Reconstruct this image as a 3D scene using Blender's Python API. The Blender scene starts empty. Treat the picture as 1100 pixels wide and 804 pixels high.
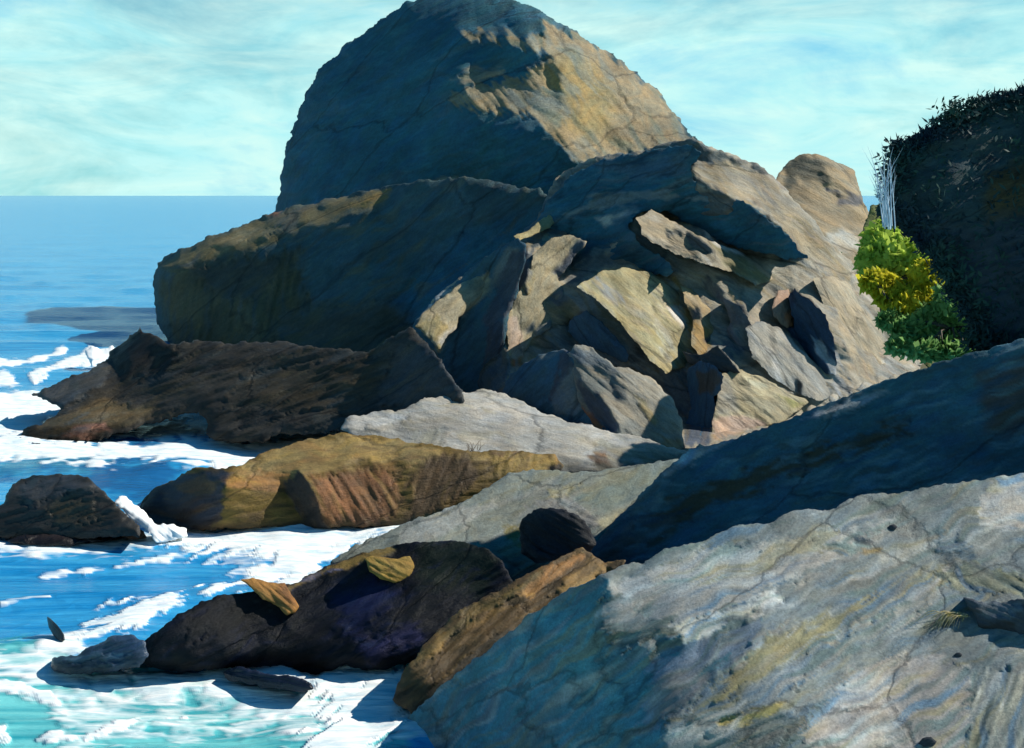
import bpy, math, random
import numpy as np
from mathutils import Vector

random.seed(7)
SC = bpy.context.scene
COL = SC.collection
F, CX, HY, H = 1328.0, 550.0, 210.0, 8.0        # focal length (photo px), centre column, horizon row, eye height (m)

# ------------------------------------------------------------------ camera, light, sky
cam = bpy.data.cameras.new('camera')
co = bpy.data.objects.new('camera', cam); COL.objects.link(co)
co.location = (0, 0, H); co.rotation_euler = (math.radians(90), 0, 0)
cam.sensor_width = 36; cam.lens = 36 * F / 1100; cam.shift_y = -192 / 1100
cam.clip_end = 20000; cam.clip_start = 0.05
SC.camera = co

SUN = Vector((0.745, 0.11, 0.655)).normalized()
sl = bpy.data.lights.new('sun', 'SUN'); sl.energy = 4.6; sl.angle = math.radians(0.5); sl.color = (1, .93, .80)
so = bpy.data.objects.new('sun', sl); COL.objects.link(so)
so.rotation_euler = SUN.to_track_quat('Z', 'Y').to_euler()
so.location = (60, 0, 60)

SC.view_settings.view_transform = 'Standard'; SC.view_settings.look = 'None'
SC.view_settings.gamma = 1; SC.view_settings.exposure = 0.47
SC.render.engine = 'CYCLES'
SC.cycles.use_denoising = True
SC.cycles.max_bounces = 6

def N(nt, typ, **kw):
    n = nt.nodes.new(typ)
    for k, v in kw.items():
        if k.startswith('i_'):
            n.inputs[k[2:].replace('_', ' ')].default_value = v
        else:
            setattr(n, k, v)
    return n

def mixc(nt, fac, a, b, blend='MIX'):
    m = N(nt, 'ShaderNodeMix', data_type='RGBA', blend_type=blend)
    for sock, v in ((0, fac), (6, a), (7, b)):
        if hasattr(v, 'links') or isinstance(v, bpy.types.NodeSocket): nt.links.new(v, m.inputs[sock])
        elif sock == 0: m.inputs[0].default_value = v
        else: m.inputs[sock].default_value = (*v, 1) if len(v) == 3 else v
    return m.outputs[2]

def maprange(nt, v, a, b, c=0., d=1.):
    m = N(nt, 'ShaderNodeMapRange'); nt.links.new(v, m.inputs[0])
    for i, x in enumerate((a, b, c, d)): m.inputs[i + 1].default_value = x
    return m.outputs[0]

def make_world():
    w = bpy.data.worlds.new('World'); SC.world = w; w.use_nodes = True
    nt = w.node_tree; nt.nodes.clear()
    sky = N(nt, 'ShaderNodeTexSky', sky_type='NISHITA'); sky.sun_disc = False
    sky.sun_elevation = math.asin(SUN.z); sky.sun_rotation = math.atan2(SUN.x, SUN.y)
    sky.air_density = 1.2; sky.dust_density = .4; sky.ozone_density = 2.5
    tint = mixc(nt, 1., sky.outputs[0], (.06, .80, 1.18), 'MULTIPLY')
    tc = N(nt, 'ShaderNodeTexCoord')
    mp = N(nt, 'ShaderNodeMapping'); nt.links.new(tc.outputs['Generated'], mp.inputs[0])
    mp.inputs['Rotation'].default_value = (0, math.radians(25), math.radians(10)); mp.inputs['Scale'].default_value = (5, 5, 13)
    n1 = N(nt, 'ShaderNodeTexNoise', i_Scale=1.0, i_Detail=9., i_Roughness=.62, i_Distortion=.4); nt.links.new(mp.outputs[0], n1.inputs['Vector'])
    mp2 = N(nt, 'ShaderNodeMapping'); nt.links.new(tc.outputs['Generated'], mp2.inputs[0])
    mp2.inputs['Rotation'].default_value = (0, math.radians(-35), 0); mp2.inputs['Scale'].default_value = (9, 9, 34)
    n2 = N(nt, 'ShaderNodeTexNoise', i_Scale=1.0, i_Detail=6., i_Roughness=.6, i_Distortion=.8); nt.links.new(mp2.outputs[0], n2.inputs['Vector'])
    sep = N(nt, 'ShaderNodeSeparateXYZ'); nt.links.new(tc.outputs['Generated'], sep.inputs[0])
    # thin bright cloud: thicker low over the horizon, thinning out high overhead
    low = maprange(nt, sep.outputs['Z'], .0, .32, 1., .0)
    a = N(nt, 'ShaderNodeMath', operation='MULTIPLY_ADD'); nt.links.new(low, a.inputs[0]); a.inputs[1].default_value = .30
    nt.links.new(n1.outputs[0], a.inputs[2])
    b = N(nt, 'ShaderNodeMath', operation='MULTIPLY_ADD'); nt.links.new(n2.outputs[0], b.inputs[0]); b.inputs[1].default_value = .25
    nt.links.new(a.outputs[0], b.inputs[2])
    cl = maprange(nt, b.outputs[0], .32, .85)
    c2 = N(nt, 'ShaderNodeMath', operation='MULTIPLY'); nt.links.new(cl, c2.inputs[0])
    nt.links.new(maprange(nt, sep.outputs['Z'], .13, .30, 1., .0), c2.inputs[1])
    cloud = mixc(nt, maprange(nt, n2.outputs[0], .35, .65), (6.6, 13.2, 13.6), (9.6, 14.4, 13.6))
    cloud = mixc(nt, maprange(nt, n1.outputs[0], .52, .70, 0., .75), cloud, (2.8, 9.2, 12.8))
    col = mixc(nt, c2.outputs[0], tint, cloud)
    bg = N(nt, 'ShaderNodeBackground'); bg.inputs[1].default_value = .05
    nt.links.new(col, bg.inputs[0])
    out = N(nt, 'ShaderNodeOutputWorld'); nt.links.new(bg.outputs[0], out.inputs[0])
make_world()

# ------------------------------------------------------------------ numpy noise
def _h(ix, iy, seed):
    n = (ix.astype(np.int64) * 374761393 + iy.astype(np.int64) * 668265263 + seed * 982451653) & 0xffffffff
    n = ((n ^ (n >> 13)) * 1274126177) & 0xffffffff
    n = ((n ^ (n >> 16)) * 2246822519) & 0xffffffff
    return ((n ^ (n >> 15)) & 0xffffff) / float(0xffffff)

def noise(x, y, seed=0):
    xi, yi = np.floor(x), np.floor(y); fx, fy = x - xi, y - yi
    ux = fx * fx * fx * (fx * (fx * 6 - 15) + 10); uy = fy * fy * fy * (fy * (fy * 6 - 15) + 10)
    def g(ax, ay):
        t = _h(xi + ax, yi + ay, seed) * 2 * np.pi
        return np.cos(t) * (fx - ax) + np.sin(t) * (fy - ay)
    return 1.5 * ((g(0, 0) * (1 - ux) + g(1, 0) * ux) * (1 - uy) + (g(0, 1) * (1 - ux) + g(1, 1) * ux) * uy)

def fbm(x, y, seed=0, o=4, gain=.5):
    s, a = 0, 1.
    for k in range(o):
        s = s + a * noise(x * 2 ** k, y * 2 ** k, seed + 17 * k); a *= gain
    return s

def rot(x, y, deg):                      # along / across a stroke that climbs to the right by deg (image rows grow downward)
    a = math.radians(deg)
    return x * math.cos(a) - y * math.sin(a), x * math.sin(a) + y * math.cos(a)

def worley(x, y, seed):
    xi, yi = np.floor(x), np.floor(y)
    best = np.full(x.shape, 1e9); idx = np.zeros(x.shape); idy = np.zeros(x.shape)
    for dx in (-1, 0, 1):
        for dy in (-1, 0, 1):
            cx, cy = xi + dx, yi + dy
            d = (cx + _h(cx, cy, seed) - x) ** 2 + (cy + _h(cx, cy, seed + 5) - y) ** 2
            m = d < best
            best = np.where(m, d, best); idx = np.where(m, cx, idx); idy = np.where(m, cy, idy)
    return idx, idy

def sdf(poly, x, y):                     # signed distance, positive inside
    p = np.array(poly, float); q = np.roll(p, -1, 0)
    best = np.full(x.shape, 1e18); ins = np.zeros(x.shape, bool)
    for (ax, ay), (bx, by) in zip(p, q):
        ex, ey = bx - ax, by - ay
        t = np.clip(((x - ax) * ex + (y - ay) * ey) / (ex * ex + ey * ey + 1e-12), 0, 1)
        best = np.minimum(best, (x - ax - t * ex) ** 2 + (y - ay - t * ey) ** 2)
        if ay != by:
            c = ((ay > y) != (by > y)) & (x < (bx - ax) * (y - ay) / (by - ay) + ax)
            ins ^= c
    d = np.sqrt(best)
    return np.where(ins, d, -d)

def sstep(a, b, v):
    t = np.clip((v - a) / (b - a), 0, 1); return t * t * (3 - 2 * t)

# ------------------------------------------------------------------ objects
def tag(o, label=None, cat=None, group=None, kind=None):
    if label: o['label'] = label
    if cat: o['category'] = cat
    if group: o['group'] = group
    if kind: o['kind'] = kind
    return o

def mesh_obj(name, verts, faces, mat, parent=None, origin=None, attrs=None, smooth=True):
    verts = np.asarray(verts, float)
    if origin is None: origin = verts.mean(0) * [1, 1, 0] + [0, 0, verts[:, 2].min()]
    if parent is not None: origin = np.array(parent.location)
    me = bpy.data.meshes.new(name)
    fa = np.asarray(faces, np.int32)
    k = fa.shape[1]
    me.vertices.add(len(verts)); me.vertices.foreach_set('co', (verts - origin).astype(np.float32).ravel())
    me.loops.add(fa.size); me.loops.foreach_set('vertex_index', fa.ravel())
    me.polygons.add(len(fa)); me.polygons.foreach_set('loop_start', np.arange(0, fa.size, k, dtype=np.int32))
    me.polygons.foreach_set('use_smooth', np.full(len(fa), smooth))
    for an, av in (attrs or {}).items():
        av = np.asarray(av, np.float32)
        if av.ndim == 2:
            at = me.attributes.new(an, 'FLOAT_COLOR', 'POINT')
            at.data.foreach_set('color', np.c_[av, np.ones(len(av))].astype(np.float32).ravel())
        else:
            at = me.attributes.new(an, 'FLOAT', 'POINT'); at.data.foreach_set('value', av)
    me.update(calc_edges=True); me.validate()
    me.materials.append(mat)
    o = bpy.data.objects.new(name, me); COL.objects.link(o)
    if parent is not None: o.parent = parent
    else: o.location = origin
    return o

def rock_mat(name, ang, w, rough=.75, bump=.5, vary=.5, tint=((.62, .84, 1.08), (1.18, 1.04, .8)), stretch=5., gd=.6):
    """stone: its vertex colour (Col: minerals, on some faces shade as well) broken by veins that run along the grain, grain width w metres"""
    m = bpy.data.materials.new(name); m.use_nodes = True; nt = m.node_tree; bs = nt.nodes['Principled BSDF']
    tc = N(nt, 'ShaderNodeTexCoord'); at = N(nt, 'ShaderNodeAttribute', attribute_name='Col')
    def grain(k, stretch, off, det=5., dist=gd):
        r = N(nt, 'ShaderNodeMapping'); r.inputs['Rotation'].default_value = (0, math.radians(ang + off), 0)
        nt.links.new(tc.outputs['Object'], r.inputs[0])
        s = N(nt, 'ShaderNodeMapping'); s.inputs['Scale'].default_value = (1 / (w * k * stretch), 1 / (w * k * 2), 1 / (w * k))
        nt.links.new(r.outputs[0], s.inputs[0])
        n = N(nt, 'ShaderNodeTexNoise', i_Scale=1., i_Detail=det, i_Roughness=.6, i_Distortion=dist); nt.links.new(s.outputs[0], n.inputs['Vector'])
        return n.outputs[0]
    fine, mid, big = grain(1.5, stretch, 0), grain(5, 3, 14), grain(13, 2., -20, 3.)
    c = mixc(nt, maprange(nt, mid, .38, .62), tint[0], tint[1])
    c = mixc(nt, vary, (1, 1, 1), c)
    c = mixc(nt, 1., at.outputs['Color'], c, 'MULTIPLY')
    v = maprange(nt, fine, .3, .7, .78, 1.2)
    v2 = maprange(nt, big, .35, .65, .78, 1.22)
    c = mixc(nt, 1., c, v, 'MULTIPLY'); c = mixc(nt, 1., c, v2, 'MULTIPLY')
    # mineral specks and fine joints
    sp = N(nt, 'ShaderNodeTexNoise', i_Scale=1.1 / w, i_Detail=8., i_Roughness=.75); nt.links.new(tc.outputs['Object'], sp.inputs['Vector'])
    c = mixc(nt, 1., c, maprange(nt, sp.outputs[0], .3, .7, .74, 1.26), 'MULTIPLY')
    jr = N(nt, 'ShaderNodeMapping'); jr.inputs['Rotation'].default_value = (0, math.radians(ang + 8), 0); nt.links.new(tc.outputs['Object'], jr.inputs[0])
    js = N(nt, 'ShaderNodeMapping'); js.inputs['Scale'].default_value = (.3, .55, 1.); nt.links.new(jr.outputs[0], js.inputs[0])
    jn = N(nt, 'ShaderNodeTexNoise', i_Scale=.06 / w, i_Detail=6., i_Roughness=.6); nt.links.new(js.outputs[0], jn.inputs['Vector'])
    jm = N(nt, 'ShaderNodeMix', data_type='VECTOR'); jm.inputs[0].default_value = .5; nt.links.new(js.outputs[0], jm.inputs[4])
    ja = N(nt, 'ShaderNodeVectorMath', operation='MULTIPLY_ADD'); nt.links.new(jn.outputs['Color'], ja.inputs[0]); ja.inputs[1].default_value = (14 * w,) * 3; nt.links.new(js.outputs[0], ja.inputs[2])
    jv = N(nt, 'ShaderNodeTexVoronoi', feature='DISTANCE_TO_EDGE', i_Scale=.032 / w); nt.links.new(ja.outputs[0], jv.inputs['Vector'])
    jl = maprange(nt, jv.outputs['Distance'], .0, .020, .55, 1.)
    c = mixc(nt, 1., c, jl, 'MULTIPLY')
    nt.links.new(c, bs.inputs['Base Color'])
    bs.inputs['Roughness'].default_value = rough
    bs.inputs['Specular IOR Level'].default_value = .35 if rough != .5 else .12
    b = N(nt, 'ShaderNodeBump', i_Strength=bump, i_Distance=w * 1.2)
    add = N(nt, 'ShaderNodeMath', operation='MULTIPLY_ADD'); nt.links.new(mid, add.inputs[0]); add.inputs[1].default_value = 1.6
    nt.links.new(fine, add.inputs[2]); ad2 = N(nt, 'ShaderNodeMath', operation='MULTIPLY_ADD'); nt.links.new(jl, ad2.inputs[0]); ad2.inputs[1].default_value = 1.2; nt.links.new(add.outputs[0], ad2.inputs[2])
    ad3 = N(nt, 'ShaderNodeMath', operation='MULTIPLY_ADD'); nt.links.new(sp.outputs[0], ad3.inputs[0]); ad3.inputs[1].default_value = .8; nt.links.new(ad2.outputs[0], ad3.inputs[2]); nt.links.new(ad3.outputs[0], b.inputs['Height'])
    nt.links.new(b.outputs[0], bs.inputs['Normal'])
    return m

def unproj(px, py, D):
    return np.stack([D * (px - CX) / F, D, H + D * (HY - py) / F], -1)

def rock(name, label, cat, poly, ctrl, n, col, regs=(), ang=20, step=2.0, rough=1.6, T=6., R=60., rim=10., rimk=.9,
         facet=.16, fs=(70, 34), streak=.035, sw=5., lam=2e-4, gloss=.75, bump=.5, vary=.5, seed=1, group=None, kind=None,
         mat=None, grad=None, tint=((.62, .84, 1.08), (1.18, 1.04, .8)), ret=False, dry=True, pal=(), stretch=5., crisp=.0, pl=14, dist=.6):
    """A closed solid: the front face is integrated from the lie of its facets (n = outward normals: x right, y away, z up),
    anchored at the distances in ctrl; the back is T metres behind. Its colours are minerals and growth, with shade tinted into many faces turned from the sun."""
    pa = np.array(poly, float)
    x0, y0 = pa.min(0) - 4 * step; x1, y1 = pa.max(0) + 4 * step
    X, Y = np.meshgrid(np.arange(x0, x1 + step, step), np.arange(y0, y1 + step, step))
    phi = sdf(poly, X, Y)
    rx, ry = rot(X, Y, ang)
    phi = phi + rough * (1.2 * noise(X / 21, Y / 21, seed) + .9 * noise(X / 8, Y / 8, seed + 3) + .5 * noise(X / 3.7, Y / 3.7, seed + 4))
    ins = phi > 0
    M = ins.copy()
    M[1:] |= ins[:-1]; M[:-1] |= ins[1:]; M[:, 1:] |= ins[:, :-1]; M[:, :-1] |= ins[:, 1:]
    M[1:, 1:] |= ins[:-1, :-1]; M[:-1, :-1] |= ins[1:, 1:]; M[1:, :-1] |= ins[:-1, 1:]; M[:-1, 1:] |= ins[1:, :-1]
    gy, gx = np.gradient(phi, step); gl = np.sqrt(gx * gx + gy * gy) + 1e-6
    out = M & ~ins
    px = np.where(out, X - gx / gl * np.clip(phi, -2 * step, 0) / np.maximum(gl, .4), X)
    py = np.where(out, Y - gy / gl * np.clip(phi, -2 * step, 0) / np.maximum(gl, .4), Y)
    # lie of the facets
    nn = np.zeros(X.shape + (3,)) + np.array(n, float); nn /= np.linalg.norm(nn[0, 0])
    cc = np.zeros(X.shape + (3,)) + np.array(col, float)
    AN = np.full(X.shape, float(ang)); SA = np.full(X.shape, 1.)
    for k, r in enumerate(regs):
        a = r.get('ang', ang); qx, qy = rot(X, Y, a)
        rg = r.get('rag', 5.)
        d = sdf(r['p'], X, Y) + rg * (1.3 * noise(qx / 26, qy / 8, seed + 31 * k) + .8 * noise(qx / 10, qy / 3.5, seed + 31 * k + 9))
        f = r.get('f', 2.5); w = sstep(-f, f, d)[..., None] * r.get('w', 1.)
        if 'n' in r:
            t = np.array(r['n'], float); t /= np.linalg.norm(t); t = t - crisp * np.array(SUN) * (t @ np.array(SUN) < .1); nn = nn * (1 - w) + w * t / np.linalg.norm(t)
        if 'c' in r: cc = cc * (1 - w) + w * np.array(r['c'], float)
        if 'ang' in r: AN = np.where(w[..., 0] > .5, a, AN)
        if 's' in r: SA = np.where(w[..., 0] > .5, r['s'], SA)
    ca, sa = np.cos(np.radians(AN)), np.sin(np.radians(AN))
    qx, qy = X * ca - Y * sa, X * sa + Y * ca
    wx, wy = qx + 12 * noise(X / 40, Y / 40, seed + 50), qy + 9 * noise(X / 33, Y / 33, seed + 51)
    for k, (pc, amt) in enumerate(pal):           # mineral bands drawn out along the grain
        v = noise(wx / (sw * pl), wy / (sw * 1.9), seed + 210 + k) + .6 * noise(wx / (sw * pl * .36), wy / (sw * .8), seed + 240 + k) + .5 * noise(X / 90, Y / 60, seed + 260 + k)
        w = amt * sstep(.25, .75, v)[..., None]
        cc = cc * (1 - w) + w * np.array(pc) * (.35 + .65 * cc.mean(-1, keepdims=True) / max(np.mean(col), 1e-3))
    for sc_, am in ((1., 1.), (.42, .8)):
        ix, iy = worley(wx / (fs[0] * sc_), wy / (fs[1] * sc_), seed + int(sc_ * 10))
        rnd = np.stack([_h(ix, iy, seed + q) - .5 for q in (61, 62, 63)], -1)
        nn = nn + facet * am * 2 * rnd * SA[..., None]
    if rim > 0:                                   # the face turns away at its outline
        e = rimk * np.exp(-np.clip(phi, 0, None) / rim)
        nn[..., 0] -= e * gx / gl; nn[..., 2] += e * gy / gl
        nn[..., 1] += .0
    nn /= np.linalg.norm(nn, axis=-1, keepdims=True)
    r3 = np.stack([(X - CX) / F, np.ones_like(X), (HY - Y) / F], -1)
    dn = (nn * r3).sum(-1); dn = np.minimum(dn, -.17)
    zu = -nn[..., 0] / dn * (step / F); zv = -nn[..., 2] / dn * (-step / F)
    # prior distance from the anchors
    c = np.array(ctrl, float)
    d2 = (X[..., None] - c[:, 0]) ** 2 + (Y[..., None] - c[:, 1]) ** 2 + 400.
    wgt = 1 / d2 ** 1.5; pr = (wgt * np.log(c[:, 2])).sum(-1) / wgt.sum(-1)
    Eh = (M[:, 1:] & M[:, :-1]).astype(float); Ev = (M[1:] & M[:-1]).astype(float)
    gh = Eh * .5 * (zu[:, 1:] + zu[:, :-1]); gv = Ev * .5 * (zv[1:] + zv[:-1])
    Mf = M.astype(float)
    def A(z):
        o = lam * z * Mf
        d = Eh * (z[:, 1:] - z[:, :-1]); o[:, 1:] += d; o[:, :-1] -= d
        d = Ev * (z[1:] - z[:-1]); o[1:] += d; o[:-1] -= d
        return o
    b = lam * pr * Mf
    b[:, 1:] += gh; b[:, :-1] -= gh; b[1:] += gv; b[:-1] -= gv
    z = pr * Mf; r = b - A(z); p = r.copy(); rs = (r * r).sum()
    for _ in range(500):
        Ap = A(p); al = rs / ((p * Ap).sum() + 1e-30); z = z + al * p; r = r - al * Ap
        rn = (r * r).sum()
        if rn < 1e-9: break
        p = r + rn / rs * p; rs = rn
    if dry is True:                                       # stands clear of the water: a rock that would dip under it comes forward
        e = np.where(ins, z - np.log(.985 * seaD(np.maximum(Y, HY + 8))), -9).max(0); e = e[(e > -8)]
        z = z - np.clip(np.percentile(e, 85), 0, .3)
    D = np.exp(z)
    if dry: D = np.minimum(D, seaD(np.maximum(Y, HY + 8)) * (.992 - .012 * np.clip(phi / 14, 0, 1)))
    med = np.median(D[M]); mpp = med / F                       # metres per photo pixel
    # ridges along the grain and fine chips
    hgt = noise(qx / (sw * 9), qy / sw, seed + 70) + .55 * noise(qx / (sw * 4.2), qy / (sw * .5), seed + 71) + .8 * noise(qx / 45, qy / 22, seed + 72)
    D = D - hgt * streak * sw * 10 * mpp * np.clip(phi / 6, .15, 1) * SA
    front = unproj(px, py, D)
    th = T * np.sqrt(np.clip(1 - (1 - np.clip(phi / R, 0, 1)) ** 2, 0, 1)) + .02
    back = unproj(px, py, D + th)
    if dry is True:                               # tide line: black weed where the swell keeps the stone wet
        zz = front[..., 2] + .22 * noise(qx / 30, qy / 12, seed + 90)
        cc = cc * (1 - .72 * sstep(.55, .18, zz)[..., None])
        TIDE.extend(front[ins & (front[..., 2] < .2)][::3, :2].tolist())
    fid = np.full(X.shape, -1); fid[M] = np.arange(M.sum())
    bid = fid.copy(); bid[ins] = M.sum() + np.arange(ins.sum())
    verts = np.concatenate([front[M], back[ins]])
    cell = (M[:-1, :-1] & M[1:, :-1] & M[:-1, 1:] & M[1:, 1:]) & (ins[:-1, :-1] | ins[1:, :-1] | ins[:-1, 1:] | ins[1:, 1:])
    q = lambda I: np.stack([I[:-1, :-1][cell], I[1:, :-1][cell], I[1:, 1:][cell], I[:-1, 1:][cell]], -1)
    faces = np.concatenate([q(fid), q(bid)[:, ::-1]])
    colv = np.concatenate([cc[M], cc[ins]])
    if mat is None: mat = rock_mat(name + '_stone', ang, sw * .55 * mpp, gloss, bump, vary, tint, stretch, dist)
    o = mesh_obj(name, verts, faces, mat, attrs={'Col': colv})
    tag(o, label, cat, group, kind)
    if ret: return o, dict(X=X, Y=Y, D=D, ins=ins, phi=phi)
    return o

TIDE = []
def seaD(py): return F * H / (py - HY)

# mineral and growth colours (linear)
TAN = (.215, .168, .098); GREY = (.17, .162, .142); PALE = (.27, .262, .235); SAND = (.29, .23, .12)
OCH = (.24, .145, .03); RUST = (.36, .12, .045); BROWN = (.085, .048, .018); DARK = (.020, .019, .016); OLIVE = (.075, .066, .03)
SLATE = (.06, .08, .088); WEED = (.13, .085, .016); PINK = (.30, .215, .165); BLUEG = (.13, .15, .15); MOSS = (.13, .13, .05)
LIT = (.58, -.55, .60); SHD = (-.62, -.62, .42); TOP = (.1, -.42, .9); 

# ------------------------------------------------------------------ the rocks, far to near
def on_rock(data, px, py, lift=.0):      # distance of a rock's surface along the ray through px, py
    i = np.argmin((data['X'] - px) ** 2 + (data['Y'] - py) ** 2 + 1e9 * ~data['ins']); return float(data['D'].ravel()[i]) - lift

def R_(p, n=None, c=None, **k):
    d = dict(p=p, **k)
    if n: d['n'] = n
    if c: d['c'] = c
    return d

rock('rock_dome', 'huge domed rock, tallest of all, with shaded teal flank and tan sunlit side', 'rock',
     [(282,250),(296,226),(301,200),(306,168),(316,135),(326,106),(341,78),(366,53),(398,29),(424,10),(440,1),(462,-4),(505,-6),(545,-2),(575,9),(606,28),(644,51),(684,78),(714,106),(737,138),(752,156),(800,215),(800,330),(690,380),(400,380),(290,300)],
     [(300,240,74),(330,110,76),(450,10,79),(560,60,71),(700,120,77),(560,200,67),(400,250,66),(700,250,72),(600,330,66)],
     (-.70,-.62,.34), (.014,.092,.135), [  # teal base carries the shade of the flank; the lit side is tan
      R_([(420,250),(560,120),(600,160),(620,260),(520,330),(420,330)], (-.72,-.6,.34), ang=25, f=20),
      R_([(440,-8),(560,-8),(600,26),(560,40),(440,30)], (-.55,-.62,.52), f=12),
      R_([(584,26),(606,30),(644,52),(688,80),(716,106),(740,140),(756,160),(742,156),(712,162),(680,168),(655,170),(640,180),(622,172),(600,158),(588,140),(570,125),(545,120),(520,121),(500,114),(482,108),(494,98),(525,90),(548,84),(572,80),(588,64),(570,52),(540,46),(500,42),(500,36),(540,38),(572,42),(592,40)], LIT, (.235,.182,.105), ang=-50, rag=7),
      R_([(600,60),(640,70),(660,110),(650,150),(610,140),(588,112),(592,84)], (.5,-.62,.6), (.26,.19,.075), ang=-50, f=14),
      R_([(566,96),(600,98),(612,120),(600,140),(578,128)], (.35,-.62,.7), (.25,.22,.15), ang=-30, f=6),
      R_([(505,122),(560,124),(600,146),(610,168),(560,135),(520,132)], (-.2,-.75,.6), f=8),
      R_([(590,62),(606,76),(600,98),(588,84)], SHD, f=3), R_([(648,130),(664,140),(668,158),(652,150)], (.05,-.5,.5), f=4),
      R_([(458,198),(474,193),(492,190),(512,196),(527,204),(522,209),(498,206),(470,208),(459,205)], (.55,-.5,.66), (.25,.22,.13), ang=5, rag=3, s=.4),  # small sunlit ledges painted as pale colour, here and on the next lines
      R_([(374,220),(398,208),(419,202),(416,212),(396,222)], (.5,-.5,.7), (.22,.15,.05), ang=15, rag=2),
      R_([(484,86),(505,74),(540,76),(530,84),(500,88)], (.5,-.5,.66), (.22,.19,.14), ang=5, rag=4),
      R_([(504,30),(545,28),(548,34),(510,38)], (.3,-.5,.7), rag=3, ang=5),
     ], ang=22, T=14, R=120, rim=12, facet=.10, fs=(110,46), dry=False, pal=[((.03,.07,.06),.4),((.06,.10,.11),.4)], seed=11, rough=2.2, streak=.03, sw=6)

rock('rock_knoll', 'small far rounded knoll with a dark cap, between the cliff and dark headland', 'rock',
     [(828,205),(836,186),(848,172),(862,165),(880,166),(893,172),(910,178),(918,186),(924,208),(934,232),(950,250),(960,290),(900,300),(840,260)],
     [(860,170,68),(930,240,60),(880,280,58),(840,230,64)], (.50,-.62,.6), (.25,.195,.12), [
      R_([(842,182),(860,168),(882,168),(891,182),(888,197),(872,196),(858,190),(848,200)], (-.55,-.65,.5), (.11,.10,.07), ang=-10, f=4),
      R_([(880,262),(905,246),(925,252),(922,270),(905,266)], LIT, (.40,.37,.31), ang=-35, f=4),
      R_([(890,204),(910,206),(926,212),(922,220),(900,216)], SHD, (.09,.09,.10), ang=-20),
      R_([(925,206),(935,230),(926,225)], SHD)],
     ang=-30, T=8, R=40, rim=8, dry=False, seed=13, facet=.12, streak=.03)

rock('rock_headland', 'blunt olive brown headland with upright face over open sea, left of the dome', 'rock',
     [(164,302),(169,284),(184,272),(212,260),(246,247),(280,235),(302,225),(334,219),(380,208),(424,198),(500,190),(580,205),(620,240),(600,330),(560,420),(470,440),(300,420),(200,390),(178,368),(168,340)],
     [(170,290,66),(176,365,61),(300,230,69),(330,370,56),(480,230,63),(480,360,55),(580,260,67),(540,400,60),(380,300,58)],
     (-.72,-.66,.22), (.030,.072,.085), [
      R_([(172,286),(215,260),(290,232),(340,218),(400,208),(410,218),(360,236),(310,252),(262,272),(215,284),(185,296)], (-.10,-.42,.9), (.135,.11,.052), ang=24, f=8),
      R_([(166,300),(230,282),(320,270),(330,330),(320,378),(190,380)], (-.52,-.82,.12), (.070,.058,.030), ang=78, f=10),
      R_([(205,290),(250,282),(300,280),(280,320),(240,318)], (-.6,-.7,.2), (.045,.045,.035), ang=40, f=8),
      R_([(420,330),(500,250),(600,215),(620,260),(560,300),(500,350),(450,390),(400,400)], (-.78,-.58,.2), (.016,.090,.145), ang=38, f=14),  # shade of the right part tinted in as teal
      R_([(300,340),(420,320),(470,370),(460,420),(300,400)], (-.5,-.66,.4), (.06,.055,.04), ang=25, f=14),
      R_([(374,222),(400,206),(420,203),(416,212),(398,224)], (.45,-.5,.75), (.24,.165,.055), ang=18, rag=2),  # sunlit ledge painted as an ochre patch
      R_([(398,380),(414,365),(430,362),(428,372),(412,384),(402,388)], (.5,-.6,.6), (.22,.155,.075), ang=35, rag=3),
      R_([(288,232),(294,218),(303,222),(298,232)], None, (.25,.11,.06), rag=1),
      R_([(228,262),(262,246),(300,243),(270,260),(235,272)], None, (.19,.155,.085), ang=22, f=5),
     ], ang=32, T=10, R=70, rim=8, facet=.14, fs=(80,26), dry=False, pal=[((.09,.075,.03),.5),((.04,.06,.07),.5)], seed=17, streak=.04, rough=2.)

rock('grass_bank', None, None,
     [(924,296),(926,250),(934,222),(950,216),(966,230),(1000,270),(1060,330),(1100,400),(1000,400),(950,345)],
     [(930,250,37.6),(1000,370,35.6),(1080,380,35)], (.25,-.5,.8), (.10,.12,.03), [], ang=-30, T=1.5, R=30, lam=2e-3, dry=False, seed=19, kind='structure')

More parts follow.
